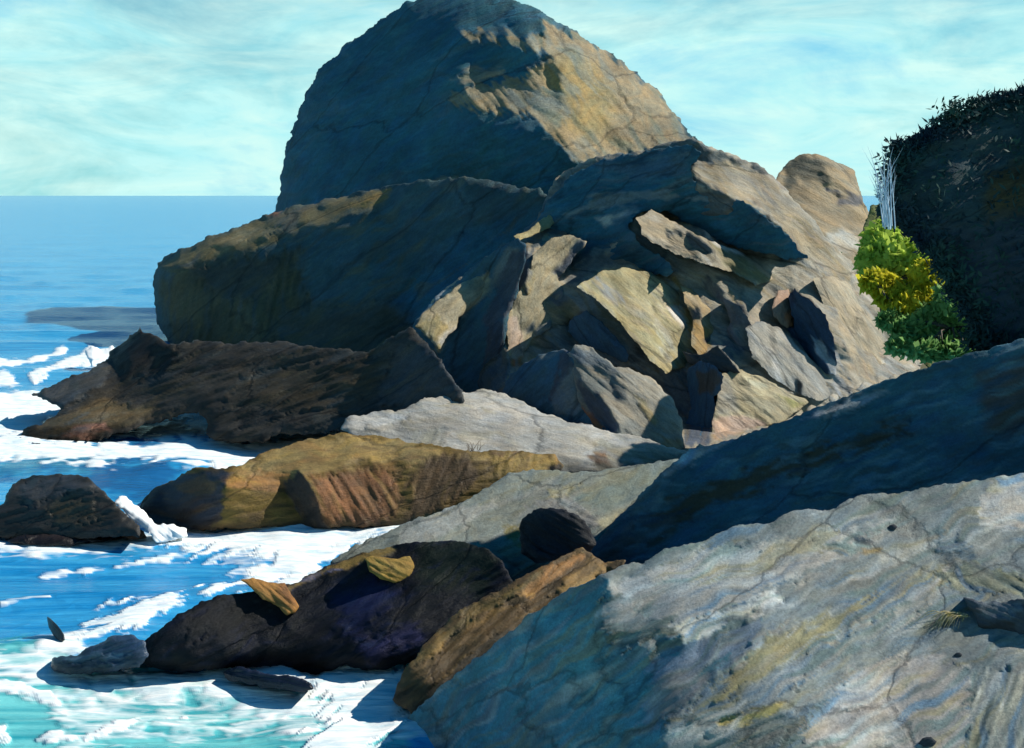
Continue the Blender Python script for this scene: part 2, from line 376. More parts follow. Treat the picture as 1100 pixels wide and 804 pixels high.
_, cd = rock('cliff', 'broad tan and grey cliff cut by blue dark clefts, in the middle below the dome', 'cliff',
     [(430,398),(446,352),(470,318),(505,290),(548,262),(575,238),(592,200),(606,184),(640,168),(664,166),(700,160),(722,152),(744,148),(766,157),(790,168),(812,176),(828,186),(838,196),(852,214),(872,232),(890,258),(912,280),(930,308),(946,330),(966,346),(1000,362),(1000,410),(960,430),(900,450),(820,480),(740,510),(650,505),(520,480),(440,470)],
     [(440,400,53),(520,300,51),(600,200,55),(740,152,56),(830,190,57),(930,310,53),(985,395,47.5),(860,440,41.5),(740,492,37),(770,474,38),(810,464,38.8),(640,470,41.5),(520,450,45),(700,320,46.5),(800,330,47),(580,340,47.5)],
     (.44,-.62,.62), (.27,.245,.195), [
      # upper shoulder, its shade tinted into the colour
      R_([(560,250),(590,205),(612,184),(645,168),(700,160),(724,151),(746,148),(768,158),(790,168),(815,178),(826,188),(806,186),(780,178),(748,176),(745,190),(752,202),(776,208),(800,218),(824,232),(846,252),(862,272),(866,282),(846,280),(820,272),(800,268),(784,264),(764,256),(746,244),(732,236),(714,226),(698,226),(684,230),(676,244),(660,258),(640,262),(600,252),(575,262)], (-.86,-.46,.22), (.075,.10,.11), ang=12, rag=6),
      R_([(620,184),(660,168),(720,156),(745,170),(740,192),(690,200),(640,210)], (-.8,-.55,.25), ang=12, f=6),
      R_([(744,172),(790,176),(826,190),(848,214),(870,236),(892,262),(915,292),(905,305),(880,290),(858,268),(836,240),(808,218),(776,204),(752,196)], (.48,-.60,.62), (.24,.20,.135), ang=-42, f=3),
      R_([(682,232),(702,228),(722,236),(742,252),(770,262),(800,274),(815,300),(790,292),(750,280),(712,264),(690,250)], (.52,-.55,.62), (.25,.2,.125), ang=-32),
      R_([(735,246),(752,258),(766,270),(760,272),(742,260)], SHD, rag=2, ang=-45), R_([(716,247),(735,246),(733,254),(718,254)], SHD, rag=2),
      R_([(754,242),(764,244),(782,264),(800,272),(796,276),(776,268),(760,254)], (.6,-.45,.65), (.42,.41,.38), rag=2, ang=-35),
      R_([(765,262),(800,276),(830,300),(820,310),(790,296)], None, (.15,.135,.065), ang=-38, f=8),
      # arc of shade under the shoulder, coloured in; left pale wedge
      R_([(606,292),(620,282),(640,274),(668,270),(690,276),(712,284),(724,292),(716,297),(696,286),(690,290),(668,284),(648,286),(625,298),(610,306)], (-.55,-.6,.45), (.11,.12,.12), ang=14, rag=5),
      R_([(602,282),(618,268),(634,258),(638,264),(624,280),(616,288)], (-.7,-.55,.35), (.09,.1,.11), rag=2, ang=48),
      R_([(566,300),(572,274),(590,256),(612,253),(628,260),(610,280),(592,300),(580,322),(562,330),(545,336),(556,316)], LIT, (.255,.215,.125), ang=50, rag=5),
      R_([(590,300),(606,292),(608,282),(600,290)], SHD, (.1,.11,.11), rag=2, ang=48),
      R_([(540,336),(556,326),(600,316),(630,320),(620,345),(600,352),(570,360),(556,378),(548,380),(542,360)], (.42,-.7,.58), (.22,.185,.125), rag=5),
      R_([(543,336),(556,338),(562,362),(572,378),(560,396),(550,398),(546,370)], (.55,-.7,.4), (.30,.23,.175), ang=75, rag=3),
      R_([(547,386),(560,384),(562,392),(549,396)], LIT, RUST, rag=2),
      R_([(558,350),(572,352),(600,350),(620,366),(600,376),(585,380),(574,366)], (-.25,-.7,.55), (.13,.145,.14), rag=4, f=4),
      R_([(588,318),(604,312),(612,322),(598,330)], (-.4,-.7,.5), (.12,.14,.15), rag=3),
      # the central cleft to the left, its shade coloured dark blue
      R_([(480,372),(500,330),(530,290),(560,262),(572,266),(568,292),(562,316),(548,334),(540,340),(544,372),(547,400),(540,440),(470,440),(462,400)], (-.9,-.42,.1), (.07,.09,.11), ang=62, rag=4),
      # broad yellow face
      R_([(622,306),(646,292),(672,288),(690,292),(712,302),(728,316),(738,342),(746,372),(740,392),(716,398),(698,384),(684,366),(668,344),(648,322)], (.60,-.52,.58), (.285,.235,.12), ang=-42, rag=4),
      R_([(690,280),(716,298),(735,312),(744,340),(742,322),(728,300)], None, (.28,.19,.085), ang=-40),
      R_([(716,330),(728,328),(738,350),(732,352)], LIT, (.45,.42,.36), rag=2, ang=-50),
      R_([(726,300),(742,312),(752,345),(764,370),(752,382),(740,360),(735,340)], None, (.27,.17,.06), ang=-45, f=5),
      R_([(640,300),(668,318),(664,330),(650,318)], None, (.22,.23,.22), ang=-45),
      # grey blue ledge that runs under it
      R_([(612,318),(640,322),(668,350),(684,372),(700,392),(740,398),(736,404),(690,402),(672,386),(650,350),(625,335)], (.30,-.6,.7), (.23,.235,.22), ang=-40, rag=3),
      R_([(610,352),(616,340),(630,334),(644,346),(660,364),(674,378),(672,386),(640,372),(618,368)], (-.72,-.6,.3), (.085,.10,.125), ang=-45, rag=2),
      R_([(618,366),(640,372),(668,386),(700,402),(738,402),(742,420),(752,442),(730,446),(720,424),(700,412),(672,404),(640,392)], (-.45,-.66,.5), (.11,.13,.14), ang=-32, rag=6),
      # right hand half
      R_([(756,300),(780,296),(800,310),(812,330),(800,350),(780,340),(765,322)], (.42,-.6,.62), (.22,.2,.155), ang=-45),
      R_([(752,302),(762,298),(778,314),(776,322),(766,318)], SHD, (.1,.1,.11), rag=4, ang=-50),
      R_([(780,324),(796,330),(806,348),(812,372),(800,382),(786,380),(776,366),(796,362),(790,344)], (-.5,-.65,.4), (.11,.125,.14), rag=5, ang=-50),
      R_([(741,332),(752,330),(752,342),(744,342)], SHD, (.1,.1,.1), rag=2),
      R_([(734,376),(752,382),(770,374),(790,392),(790,400),(770,398),(752,392)], (-.55,-.65,.4), (.07,.075,.075), rag=2, ang=-30),
      R_([(806,296),(836,300),(850,312),(836,324),(812,318)], (.3,-.6,.7), (.22,.195,.15), rag=4),
      R_([(830,326),(838,312),(850,316),(848,340),(836,352),(832,340)], (.6,-.6,.4), (.30,.20,.14), rag=2, ang=60),
      R_([(842,338),(855,334),(856,350),(848,354)], LIT, RUST, rag=1.5),
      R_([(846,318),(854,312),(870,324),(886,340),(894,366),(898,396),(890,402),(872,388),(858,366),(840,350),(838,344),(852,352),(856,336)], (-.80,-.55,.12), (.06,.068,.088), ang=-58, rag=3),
      R_([(862,352),(878,360),(900,382),(914,420),(898,420),(890,396),(876,372)], (.35,-.66,.62), (.24,.25,.255), ang=-58, rag=6, s=1.5),
      R_([(890,300),(912,306),(936,350),(948,392),(940,412),(914,396),(900,350)], (.62,-.52,.55), (.29,.24,.165), ang=-62, rag=4),
      R_([(936,330),(956,342),(992,362),(996,388),(970,384),(952,366)], (.05,-.5,.75), (.11,.115,.085), ang=-45, rag=3),
      R_([(955,376),(966,368),(985,374),(990,396),(960,402),(948,396)], (.5,-.55,.6), (.30,.30,.28), ang=-40, rag=3),
      R_([(800,352),(836,352),(858,376),(882,398),(900,416),(880,430),(850,420),(830,400),(812,380)], (.42,-.62,.64), (.245,.235,.205), ang=-52, rag=4),
      # the foot of the right half: pink and yellow slab
      R_([(768,402),(790,398),(812,404),(846,424),(866,432),(840,452),(800,464),(768,474),(766,440)], (.52,-.60,.58), (.29,.24,.145), ang=-40, rag=3),
      R_([(766,452),(800,448),(822,456),(795,466),(766,474)], (.45,-.6,.6), (.33,.235,.175), rag=2),
      R_([(768,404),(784,404),(792,440),(768,446)], None, (.20,.185,.15), rag=2, f=5),
      # deep crack, the shade inside coloured dark blue
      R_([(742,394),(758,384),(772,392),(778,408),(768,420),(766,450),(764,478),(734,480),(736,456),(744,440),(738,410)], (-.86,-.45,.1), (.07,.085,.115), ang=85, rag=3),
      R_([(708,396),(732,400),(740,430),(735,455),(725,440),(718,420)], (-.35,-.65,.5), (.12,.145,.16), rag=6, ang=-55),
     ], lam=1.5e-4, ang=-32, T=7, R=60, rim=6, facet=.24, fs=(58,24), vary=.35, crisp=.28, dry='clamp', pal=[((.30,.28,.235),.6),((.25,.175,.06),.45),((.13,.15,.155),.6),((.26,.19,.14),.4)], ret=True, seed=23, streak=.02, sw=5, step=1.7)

# blocks and slabs that stand proud of the cliff, each with its own broken outline; blue dark faces carry shade in colour
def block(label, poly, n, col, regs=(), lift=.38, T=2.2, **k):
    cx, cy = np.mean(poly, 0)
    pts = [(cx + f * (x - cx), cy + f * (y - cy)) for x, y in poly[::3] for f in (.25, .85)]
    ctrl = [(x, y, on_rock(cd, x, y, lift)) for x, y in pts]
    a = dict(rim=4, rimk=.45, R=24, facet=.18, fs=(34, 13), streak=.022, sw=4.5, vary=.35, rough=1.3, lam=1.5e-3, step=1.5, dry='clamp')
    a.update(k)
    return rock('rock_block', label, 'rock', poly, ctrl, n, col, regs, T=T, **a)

block('pale tan block high on the cliff, just under its shaded teal shoulder',
      [(682,234),(700,227),(722,236),(744,251),(772,262),(802,274),(832,300),(812,307),(790,294),(750,282),(712,267),(690,252)], (.55,-.55,.62), (.27,.225,.155),
      [R_([(735,246),(752,258),(768,270),(760,273),(742,262)], (-.8,-.5,.1), (.09,.1,.11), rag=2, ang=-45), R_([(716,247),(735,246),(733,254),(718,254)], (-.7,-.6,.1), (.1,.11,.11), rag=2),
       R_([(765,262),(800,276),(830,300),(820,308),(790,296)], None, (.17,.15,.07), ang=-38, f=6), R_([(754,246),(772,254),(800,272),(790,274),(770,264)], None, (.42,.41,.38), rag=2, ang=-35)],
      ang=-35, lift=1.6, seed=501, pal=[((.34,.31,.26),.6),((.2,.17,.11),.5)])
block('tan block with a steep left edge over the blue cleft, left part of the cliff',
      [(543,340),(556,316),(566,298),(573,274),(592,256),(612,252),(631,260),(612,284),(600,300),(606,314),(600,330),(592,352),(574,364),(563,380),(560,395),(548,398),(545,372)], (.52,-.6,.56), (.27,.23,.145),
      [R_([(600,298),(614,284),(632,262),(624,258),(606,276),(594,292)], (-.8,-.5,.1), (.09,.10,.115), rag=3, ang=48), R_([(545,340),(556,340),(562,364),(570,376),(560,396),(548,398)], None, (.33,.25,.19), rag=2, ang=75),
       R_([(546,386),(562,383),(562,396),(547,398)], None, RUST, rag=1.5), R_([(588,318),(604,312),(606,322),(596,330)], (-.7,-.6,.2), (.10,.12,.14), rag=3), R_([(560,352),(590,346),(590,360),(572,366)], (-.5,-.7,.2), (.13,.145,.14), rag=5)],
      ang=50, seed=503, pal=[((.33,.30,.24),.6),((.2,.17,.09),.4)])
block('shaded teal shoulder of rock draped over the top of the cliff under the skyline',
      [(556,262),(575,244),(592,212),(612,190),(645,172),(690,164),(724,158),(744,156),(752,166),(744,178),(744,190),(754,203),(778,209),(802,219),(826,234),(848,254),(866,276),(846,278),(820,272),(800,268),(784,264),(764,256),(746,244),(732,236),(714,226),(698,226),(684,231),(676,245),(690,262),(712,276),(726,292),(716,297),(690,290),(668,284),(648,286),(625,300),(604,312),(612,288),(630,262),(600,252),(578,262)], (-.86,-.44,.24), (.018,.098,.142),  # shade of the shoulder put into its teal colour
      [R_([(640,180),(700,166),(740,164),(738,186),(690,196)], None, (.05,.10,.135), ang=10, f=8), R_([(640,236),(664,228),(690,222),(670,234),(650,242)], None, (.28,.28,.25), rag=3, ang=15),
       R_([(604,232),(640,210),(700,204),(760,214),(700,214),(640,226)], None, (.13,.17,.18), rag=5, ang=14)],
      ang=14, seed=531, lift=.3, T=3, R=40, fs=(60,20), rough=2.2, streak=.035, sw=5, pal=[((.09,.13,.15),.6),((.03,.06,.09),.5)])
block('large yellowish slab leaning right, brightest face in the middle of the cliff',
      [(620,308),(646,292),(672,287),(692,291),(714,302),(730,314),(744,342),(752,372),(742,394),(716,401),(698,387),(682,367),(664,345),(642,324)], (.60,-.52,.58), (.31,.265,.14),
      [R_([(690,282),(716,298),(740,315),(752,350),(744,345),(728,306)], None, (.30,.20,.09), ang=-40), R_([(716,330),(728,328),(740,352),(732,354)], None, (.47,.43,.38), rag=2, ang=-50),
       R_([(640,300),(668,318),(664,330),(650,318)], None, (.22,.235,.23), ang=-45), R_([(622,308),(650,330),(690,384),(716,402),(700,398),(670,372),(640,340)], None, (.27,.28,.265), ang=-45, rag=3),
       R_([(700,330),(712,345),(724,384),(716,388),(704,360)], None, (.36,.33,.24), ang=-50)],
      ang=-46, seed=505, lift=1.0, pal=[((.36,.33,.22),.6),((.26,.20,.07),.5),((.29,.25,.2),.4)])
block('leaning slab coloured as a shaded cleft below the yellowish slab, above the rust patched boulder',
      [(609,356),(616,341),(630,334),(646,346),(662,364),(676,380),(673,389),(642,376),(622,370)], (-.74,-.62,.0), (.035,.085,.14), [], ang=-48, seed=507, lift=.5)  # dark blue stands for the shade of the central cleft
block('ochre tan knob right of the yellowish slab, above the deep crack',
      [(728,304),(742,310),(756,326),(772,338),(778,356),(770,372),(752,384),(742,366),(744,342)], (.45,-.6,.62), (.27,.20,.105),
      [R_([(741,332),(753,330),(753,343),(743,343)], (-.7,-.6,.1), (.08,.085,.09), rag=2), R_([(744,350),(768,350),(762,380),(750,384)], None, (.28,.17,.055), ang=-45), R_([(756,366),(764,360),(762,372)], None, (.05,.04,.04), rag=1)],
      ang=-45, seed=509, pal=[((.31,.27,.2),.5)])
block('blue grey slab with broken edge, right of the ochre knob on the cliff',
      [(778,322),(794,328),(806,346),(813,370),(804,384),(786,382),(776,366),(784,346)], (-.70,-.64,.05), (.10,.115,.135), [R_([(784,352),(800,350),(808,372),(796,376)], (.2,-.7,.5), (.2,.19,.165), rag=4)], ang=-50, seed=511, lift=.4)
block('dark charcoal wedge pointing right, at the top of the deep crack',
      [(734,378),(752,382),(771,372),(783,384),(794,400),(774,400),(752,394),(738,390)], (-.62,-.72,.05), (.055,.06,.064), [], ang=-25, seed=513, lift=1.1)
block('upright slab coloured as the shade in the crack at the cliff foot',
      [(738,396),(752,388),(768,392),(778,404),(774,420),(766,426),(768,452),(766,480),(736,484),(735,458),(742,440)], (-.80,-.58,-.05), (.025,.08,.145), [R_([(748,400),(770,398),(776,410),(764,424),(750,420)], None, (.05,.055,.055), rag=3)], ang=82, seed=515, lift=.9)  # slab added for the crack, its shade painted deep blue
block('pink and pale yellow slab at the right foot of the cliff, beside the deep crack',
      [(768,404),(790,397),(812,402),(846,422),(870,432),(842,453),(800,465),(768,477),(764,452),(772,428)], (.50,-.62,.58), (.32,.275,.175),
      [R_([(764,450),(800,447),(824,456),(795,467),(766,478)], None, (.40,.28,.21), rag=2), R_([(770,406),(784,404),(794,440),(768,448)], None, (.22,.205,.17), rag=2, f=5),
       R_([(800,404),(822,416),(858,434),(846,438),(814,424)], None, (.40,.36,.24), rag=3, ang=-32), R_([(836,424),(866,433),(850,440)], None, (.24,.22,.08), rag=2)],
      ang=-38, seed=517, lift=.5)
block('streaked silver grey slab below the dark right hand cleft of the cliff',
      [(800,352),(818,346),(838,352),(858,374),(884,398),(904,420),(882,432),(852,422),(828,404),(808,384)], (.46,-.62,.60), (.255,.25,.225),
      [R_([(856,408),(862,412),(860,424),(855,420)], (-.8,-.5,0), (.06,.06,.06), rag=1)], ang=-54, seed=519, pal=[((.34,.34,.33),.7),((.19,.2,.205),.6)])
block('slab coloured as the shaded cleft, with white streaks, right part of the cliff',
      [(846,318),(854,311),(870,323),(886,338),(895,366),(900,404),(886,402),(866,384),(850,364),(838,346),(852,352)], (-.84,-.52,-.08), (.024,.055,.10),  # slab added for the right hand cleft, its shade painted blue black
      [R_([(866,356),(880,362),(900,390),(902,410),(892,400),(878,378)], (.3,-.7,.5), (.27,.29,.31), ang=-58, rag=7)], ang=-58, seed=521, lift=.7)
block('salmon orange block at the left edge of the dark right hand cleft',
      [(830,330),(836,313),(848,310),(853,326),(855,350),(846,353),(838,348),(832,340)], (.55,-.65,.45), (.32,.205,.14), [R_([(842,336),(855,332),(857,351),(847,353)], None, (.42,.16,.07), rag=1.5)], ang=60, seed=523, lift=.5, T=1.2)
block('long cream buttress sloping down to the green shrubs, right end of the cliff',
      [(874,300),(894,296),(914,306),(936,345),(954,368),(976,366),(992,376),(990,392),(952,404),(908,418),(900,400),(894,362),(886,332)], (.56,-.56,.58), (.30,.255,.18),
      [R_([(930,326),(950,338),(980,362),(990,380),(968,380),(950,362)], (.0,-.6,.6), (.12,.125,.095), ang=-45, rag=4), R_([(952,374),(976,372),(988,380),(960,400),(944,398)], None, (.36,.36,.35), ang=-40, rag=3),
       R_([(896,370),(912,372),(930,400),(908,416)], None, (.30,.31,.31), ang=-62, rag=5)],
      ang=-60, seed=525, lift=.4, pal=[((.38,.34,.26),.6),((.2,.175,.12),.5),((.3,.3,.29),.4)])
block('small pale ochre slab at the left root of the dark shoulder of the cliff',
      [(552,254),(566,248),(580,238),(594,228),(608,222),(604,232),(590,244),(570,254),(558,258)], (.5,-.5,.7), (.30,.25,.12), [], ang=30, seed=527, lift=1.2, T=1.2, rough=1.4)

for k_, (x, y, r) in enumerate([(752, 482, 6), (776, 478, 5), (800, 470, 6), (826, 463, 5), (872, 440, 6), (896, 428, 7), (930, 416, 8), (962, 408, 9), (712, 492, 7), (690, 494, 5)]):
    w_ = 1 + .3 * math.sin(k_ * 2.3)
    rock('stone', 'pale rough stone in the line of rubble along the foot of the cliff', 'stone',
         [(x - r * w_, y + 3), (x - r * .7, y - r * .4), (x - r * .1, y - r * .75), (x + r * .6 * w_, y - r * .5), (x + r * w_, y), (x + r * .5, y + r * .6), (x - r * .5, y + r * .6)],
         [(x, y, min(on_rock(cd, x, y, 1.0), seaD(y) - .5))], (.4, -.6, .65), [(.30, .28, .24), (.24, .21, .16), (.33, .30, .25)][k_ % 3], [], T=.4, R=6, rim=3, seed=540 + k_, step=1., rough=.8,
         fs=(9, 6), sw=3, dry=False, lam=3e-3, group='pale rubble stones along the cliff foot')

_, wd = rock('rock_wedge', 'slanting rock wedge with pale sunlit top strip and shaded blue flank, left of the cliff', 'rock',
     [(444,352),(452,338),(470,318),(500,294),(528,272),(556,258),(566,264),(560,300),(548,335),(542,372),(545,412),(532,436),(478,430),(474,390),(470,380),(458,366)],
     [(448,352,46),(520,300,47.5),(560,262,49.5),(475,380,44.5),(540,420,43.5)], (-.40,-.88,-.22), (.032,.095,.135), [  # flank's shade put into the blue base colour
      R_([(446,350),(455,338),(472,322),(500,304),(524,292),(527,302),(526,314),(508,328),(494,342),(490,354),(478,364),(472,376),(462,364)], (.45,-.5,.74), (.30,.25,.155), ang=38, rag=3),
      R_([(462,320),(484,312),(478,318),(466,322)], (.3,-.4,.8), (.4,.4,.38), rag=1),
      R_([(526,292),(548,268),(558,268),(546,290),(528,314)], (-.3,-.75,.35), (.13,.15,.145), ang=45, rag=3),
      R_([(548,268),(566,270),(560,300),(548,335),(540,345),(544,400),(524,410),(520,340)], (-.55,-.8,-.1), (.06,.075,.10), ang=70),
     ], ang=45, T=4, R=30, rim=4, facet=.10, fs=(60,20), ret=True, seed=29, streak=.04)
P_ = [(446,351),(454,338),(472,321),(500,303),(524,291),(528,302),(526,314),(508,328),(494,342),(490,354),(478,364),(472,377),(460,364)]
rock('rock_block', 'long pale strip of rock lit on the crest of the dark blue wedge', 'rock', P_, [(x, y, on_rock(wd, x, y, .9)) for x, y in P_[::2] + [(480, 340), (505, 315)]],
     (.55,-.55,.62), (.30,.255,.165), [R_([(446,351),(466,336),(480,352),(472,377)], None, (.27,.215,.10), ang=60), R_([(470,362),(490,352),(474,378)], None, (.38,.36,.32), rag=2)],
     ang=36, T=1.6, R=16, rim=4, seed=529, facet=.16, fs=(34,12), streak=.022, sw=4.5, vary=.35, rough=1.2, lam=1.5e-3, step=1.4, dry=False, pal=[((.36,.33,.25),.6),((.18,.17,.13),.4)])

rock('boulder', 'angular boulder with a wide shaded blue face, wedged between the pale shelf and the cliff', 'boulder',
     [(538,424),(548,402),(562,392),(584,380),(606,374),(612,378),(620,396),(624,430),(640,452),(660,466),(600,462),(588,448),(560,432)],
     [(540,424,39.6),(608,376,40),(588,446,38.6),(650,464,37.8)], (-.72,-.62,.3), (.045,.115,.165), [  # blue base carries the shade of the left face
      R_([(600,380),(612,376),(618,396),(600,424),(590,430),(600,400)], (-.9,-.4,.1), (.06,.07,.09), ang=70),
      R_([(594,424),(612,396),(622,400),(626,436),(620,446),(594,446)], (-.5,-.75,.35), (.13,.165,.18), rag=2, ang=-45),
      R_([(560,388),(590,382),(600,374),(612,368),(612,374),(590,386)], (.2,-.5,.8), (.2,.21,.2), rag=2)],
     ang=40, T=3, R=24, rim=5, seed=31, facet=.12, streak=.03, group=None)

rock('boulder', 'bulky grey boulder with a low rust orange patch, beside the deep cliff crack', 'boulder',
     [(610,380),(618,370),(634,374),(660,392),(684,400),(704,410),(722,428),(732,450),(736,482),(724,494),(690,496),(650,478),(632,450),(622,430),(616,404)],
     [(612,384,38.6),(660,400,39),(720,430,38),(730,480,35.4),(640,465,37.2)], (.36,-.70,.62), (.215,.20,.165), [
      R_([(612,378),(636,376),(668,394),(660,404),(640,396),(620,392)], (-.4,-.66,.5), (.12,.14,.15), ang=-35, rag=5),
      R_([(617,412),(626,408),(642,422),(654,440),(666,456),(660,462),(652,464),(636,448),(624,430)], (-.84,-.5,.1), (.06,.075,.105), ang=-55, rag=3),
      R_([(616,440),(626,436),(638,450),(650,463),(640,462),(616,450)], (.5,-.66,.5), RUST, ang=-45, rag=2),
      R_([(656,414),(668,412),(672,428),(662,430)], (-.5,-.65,.4), (.1,.11,.11), rag=4),
      R_([(682,424),(694,430),(708,456),(700,454),(688,440)], None, (.26,.21,.11), ang=-50, rag=3),
      R_([(620,396),(640,402),(648,420),(636,424),(624,412)], (.3,-.6,.65), (.2,.195,.16), rag=3, ang=-40),
      R_([(690,480),(720,470),(736,478),(728,494),(690,496)], None, (.23,.16,.09), rag=4)],
     ang=-40, T=4, R=30, rim=6, seed=37, facet=.14, fs=(40,20), streak=.04)

rock('shore_ledge', 'long low black brown ledge tapering into white surf, below the olive headland', 'rock ledge',
     [(16,470),(30,462),(52,452),(66,440),(34,424),(60,412),(86,402),(112,386),(120,376),(134,368),(150,352),(162,356),(178,368),(300,368),(396,378),(418,362),(440,352),(462,372),(476,392),(500,430),(500,452),(440,462),(372,462),(340,466),(304,466),(280,474),(256,477),(232,472),(220,468),(222,452),(214,443),(180,450),(132,464),(100,474),(66,474),(36,474)],
     [(20,470,41),(90,472,40.6),(250,476,40),(360,462,41.5),(150,354,56),(50,424,48),(300,370,53),(440,352,45),(440,455,41),(490,420,43.5),(150,420,48)],
     (-.30,-.62,.62), (.040,.038,.034), [
      R_([(30,425),(112,388),(130,395),(90,425),(60,440)], (-.1,-.4,.8), (.075,.078,.08), ang=26, rag=5),
      R_([(16,470),(70,444),(110,430),(170,440),(120,462),(70,474)], (-.1,-.5,.8), (.095,.07,.038), ang=15, rag=4, f=5),
      R_([(68,470),(84,458),(112,456),(118,464),(96,472)], (.2,-.6,.7), (.24,.12,.085), ang=15, rag=4),
      R_([(120,380),(150,352),(190,372),(180,400),(130,410)], (-.5,-.7,.4), (.022,.022,.022), ang=40, f=5),
      R_([(260,400),(420,380),(440,420),(330,440),(240,440)], None, (.05,.042,.03), ang=22, f=12),
      R_([(430,370),(520,380),(530,440),(440,440),(400,430)], (-.7,-.6,.3), (.05,.055,.06), ang=40, f=8)],
     ang=20, T=5, R=50, rim=5, pal=[((.06,.05,.03),.5),((.05,.06,.062),.5)], seed=41, facet=.16, fs=(70,16), streak=.05, gloss=.5, rough=2.2)

rock('rock_shelf', 'smooth pale grey rock shelf lying above the brown weedy ledge at the cliff foot', 'rock shelf',
     [(366,462),(374,448),(400,443),(430,440),(456,428),(490,424),(520,418),(545,424),(566,434),(590,446),(620,454),(656,464),(700,474),(740,486),(744,500),(700,510),(640,512),(590,505),(520,510),(460,500),(400,482)],
     [(370,458,37.5),(520,420,38.6),(660,466,36.6),(740,492,35),(600,500,34.5),(460,496,35)], (.16,-.50,.84), (.30,.29,.262), [
      R_([(368,460),(380,448),(440,444),(430,456),(400,458)], (.1,-.5,.85), (.38,.385,.38), ang=5, rag=3),
      R_([(440,470),(470,460),(480,480),(464,490)], None, (.24,.235,.19), ang=60, f=6),
      R_([(500,430),(560,436),(600,452),(560,460),(500,450)], (.3,-.5,.8), (.33,.32,.30), f=8),
      R_([(640,480),(744,490),(740,506),(640,512)], None, (.2,.185,.14), ang=-20, rag=5),
      R_([(630,488),(650,486),(655,498),(640,500)], None, (.14,.085,.05), rag=3)],
     ang=-12, T=4, R=40, rim=7, pal=[((.36,.36,.35),.6),((.25,.235,.17),.5),((.22,.24,.25),.4)], seed=43, facet=.10, fs=(60,22), streak=.03, vary=.3)

rock('weedy_ledge', 'golden brown seaweed covered ledge with steep front, right of the white splash', 'rock ledge',
     [(148,545),(158,530),(184,516),(206,502),(240,504),(262,498),(290,484),(320,474),(366,466),(400,468),(450,476),(500,484),(560,486),(596,488),(606,500),(596,516),(560,524),(520,532),(480,548),(450,560),(420,566),(370,566),(330,568),(300,566),(250,568),(205,570),(168,564)],
     [(150,556,30.6),(300,566,29.6),(440,562,29.8),(380,468,35),(200,506,32.5),(560,490,34),(590,512,32),(300,500,32.5)],
     (.02,-.86,.42), WEED, [
      R_([(258,500),(300,482),(350,468),(420,472),(470,484),(520,492),(480,500),(430,496),(370,500),(320,512),(280,518),(250,520)], (.15,-.48,.86), (.23,.17,.065), ang=10, rag=5),
      R_([(240,515),(280,506),(316,506),(305,524),(270,526),(246,524)], (.4,-.5,.75), (.26,.13,.035), ang=5, rag=3),
      R_([(148,548),(162,528),(190,512),(230,504),(250,508),(238,530),(240,560),(200,570),(160,566)], (-.62,-.66,.3), (.022,.030,.05), ang=10, rag=4),
      R_([(188,522),(220,512),(236,520),(226,532),(196,532)], None, (.085,.055,.028), rag=3),
      R_([(305,520),(322,506),(334,520),(344,552),(352,568),(326,566),(318,540)], (-.8,-.5,.2), (.03,.026,.024), ang=-60, rag=4),
      R_([(335,512),(420,500),(430,540),(410,566),(350,566)], (.1,-.84,.45), (.17,.075,.028), ang=-60, f=8),
      R_([(460,490),(500,488),(520,510),(480,545),(440,560),(440,520)], (-.05,-.85,.4), (.075,.045,.018), ang=70, f=8, rag=6),
      R_([(520,488),(598,490),(602,504),(580,518),(540,520)], (.2,-.75,.6), (.20,.14,.035), ang=75, rag=5),
      R_([(585,500),(612,500),(620,512),(598,518)], SHD, (.03,.03,.03), rag=3)],
     ang=8, T=4, R=40, rim=5, pal=[((.20,.13,.03),.5),((.06,.035,.015),.5),((.17,.09,.03),.4)], seed=47, facet=.16, fs=(50,26), streak=.028, gloss=.6, vary=.35, tint=((.7,.75,.8),(1.25,1.02,.6)))

rock('islet', 'low rounded black islet in the surf at the left edge of the picture', 'islet',
     [(-50,580),(-40,555),(-10,548),(4,540),(12,524),(22,513),(40,509),(80,509),(98,516),(112,528),(122,540),(138,555),(150,566),(150,576),(110,578),(60,580),(10,578)],
     [(-40,575,29.2),(60,576,29),(145,574,29.2),(60,510,32),(110,530,31)], (-.25,-.72,.5), (.026,.025,.022), [
      R_([(20,520),(80,510),(105,524),(60,532),(30,545)], (-.2,-.5,.7), (.04,.042,.045), ang=12, f=6),
      R_([(40,540),(90,535),(110,560),(60,565)], None, (.038,.034,.022), ang=20, f=8)],
     ang=15, T=4, R=40, rim=7, seed=53, facet=.16, fs=(50,22), streak=.05, gloss=.45, vary=.35)

rock('shore_rock', 'small rust brown rock at the waterline by the white splash', 'rock',
     [(130,577),(128,568),(136,564),(146,566),(154,571),(157,577),(144,580)], [(130,576,28.6),(155,576,28.6)], (.2,-.75,.6), (.24,.105,.05), [],
     T=1, R=10, rim=3, seed=59, step=1.2, rough=.8, facet=.2, fs=(14,8), sw=3)
rock('flat_rock', 'flat black rock awash in front of the islet', 'rock',
     [(8,581),(22,576),(60,574),(96,576),(112,581),(72,586),(30,586)], [(10,581,28.3),(70,585,28.1),(110,580,28.4)], (0,-.5,.8), (.03,.022,.022), [],
     T=1.2, R=12, rim=3, seed=61, step=1.2, rough=1, facet=.2, fs=(24,6), sw=3, gloss=.4)

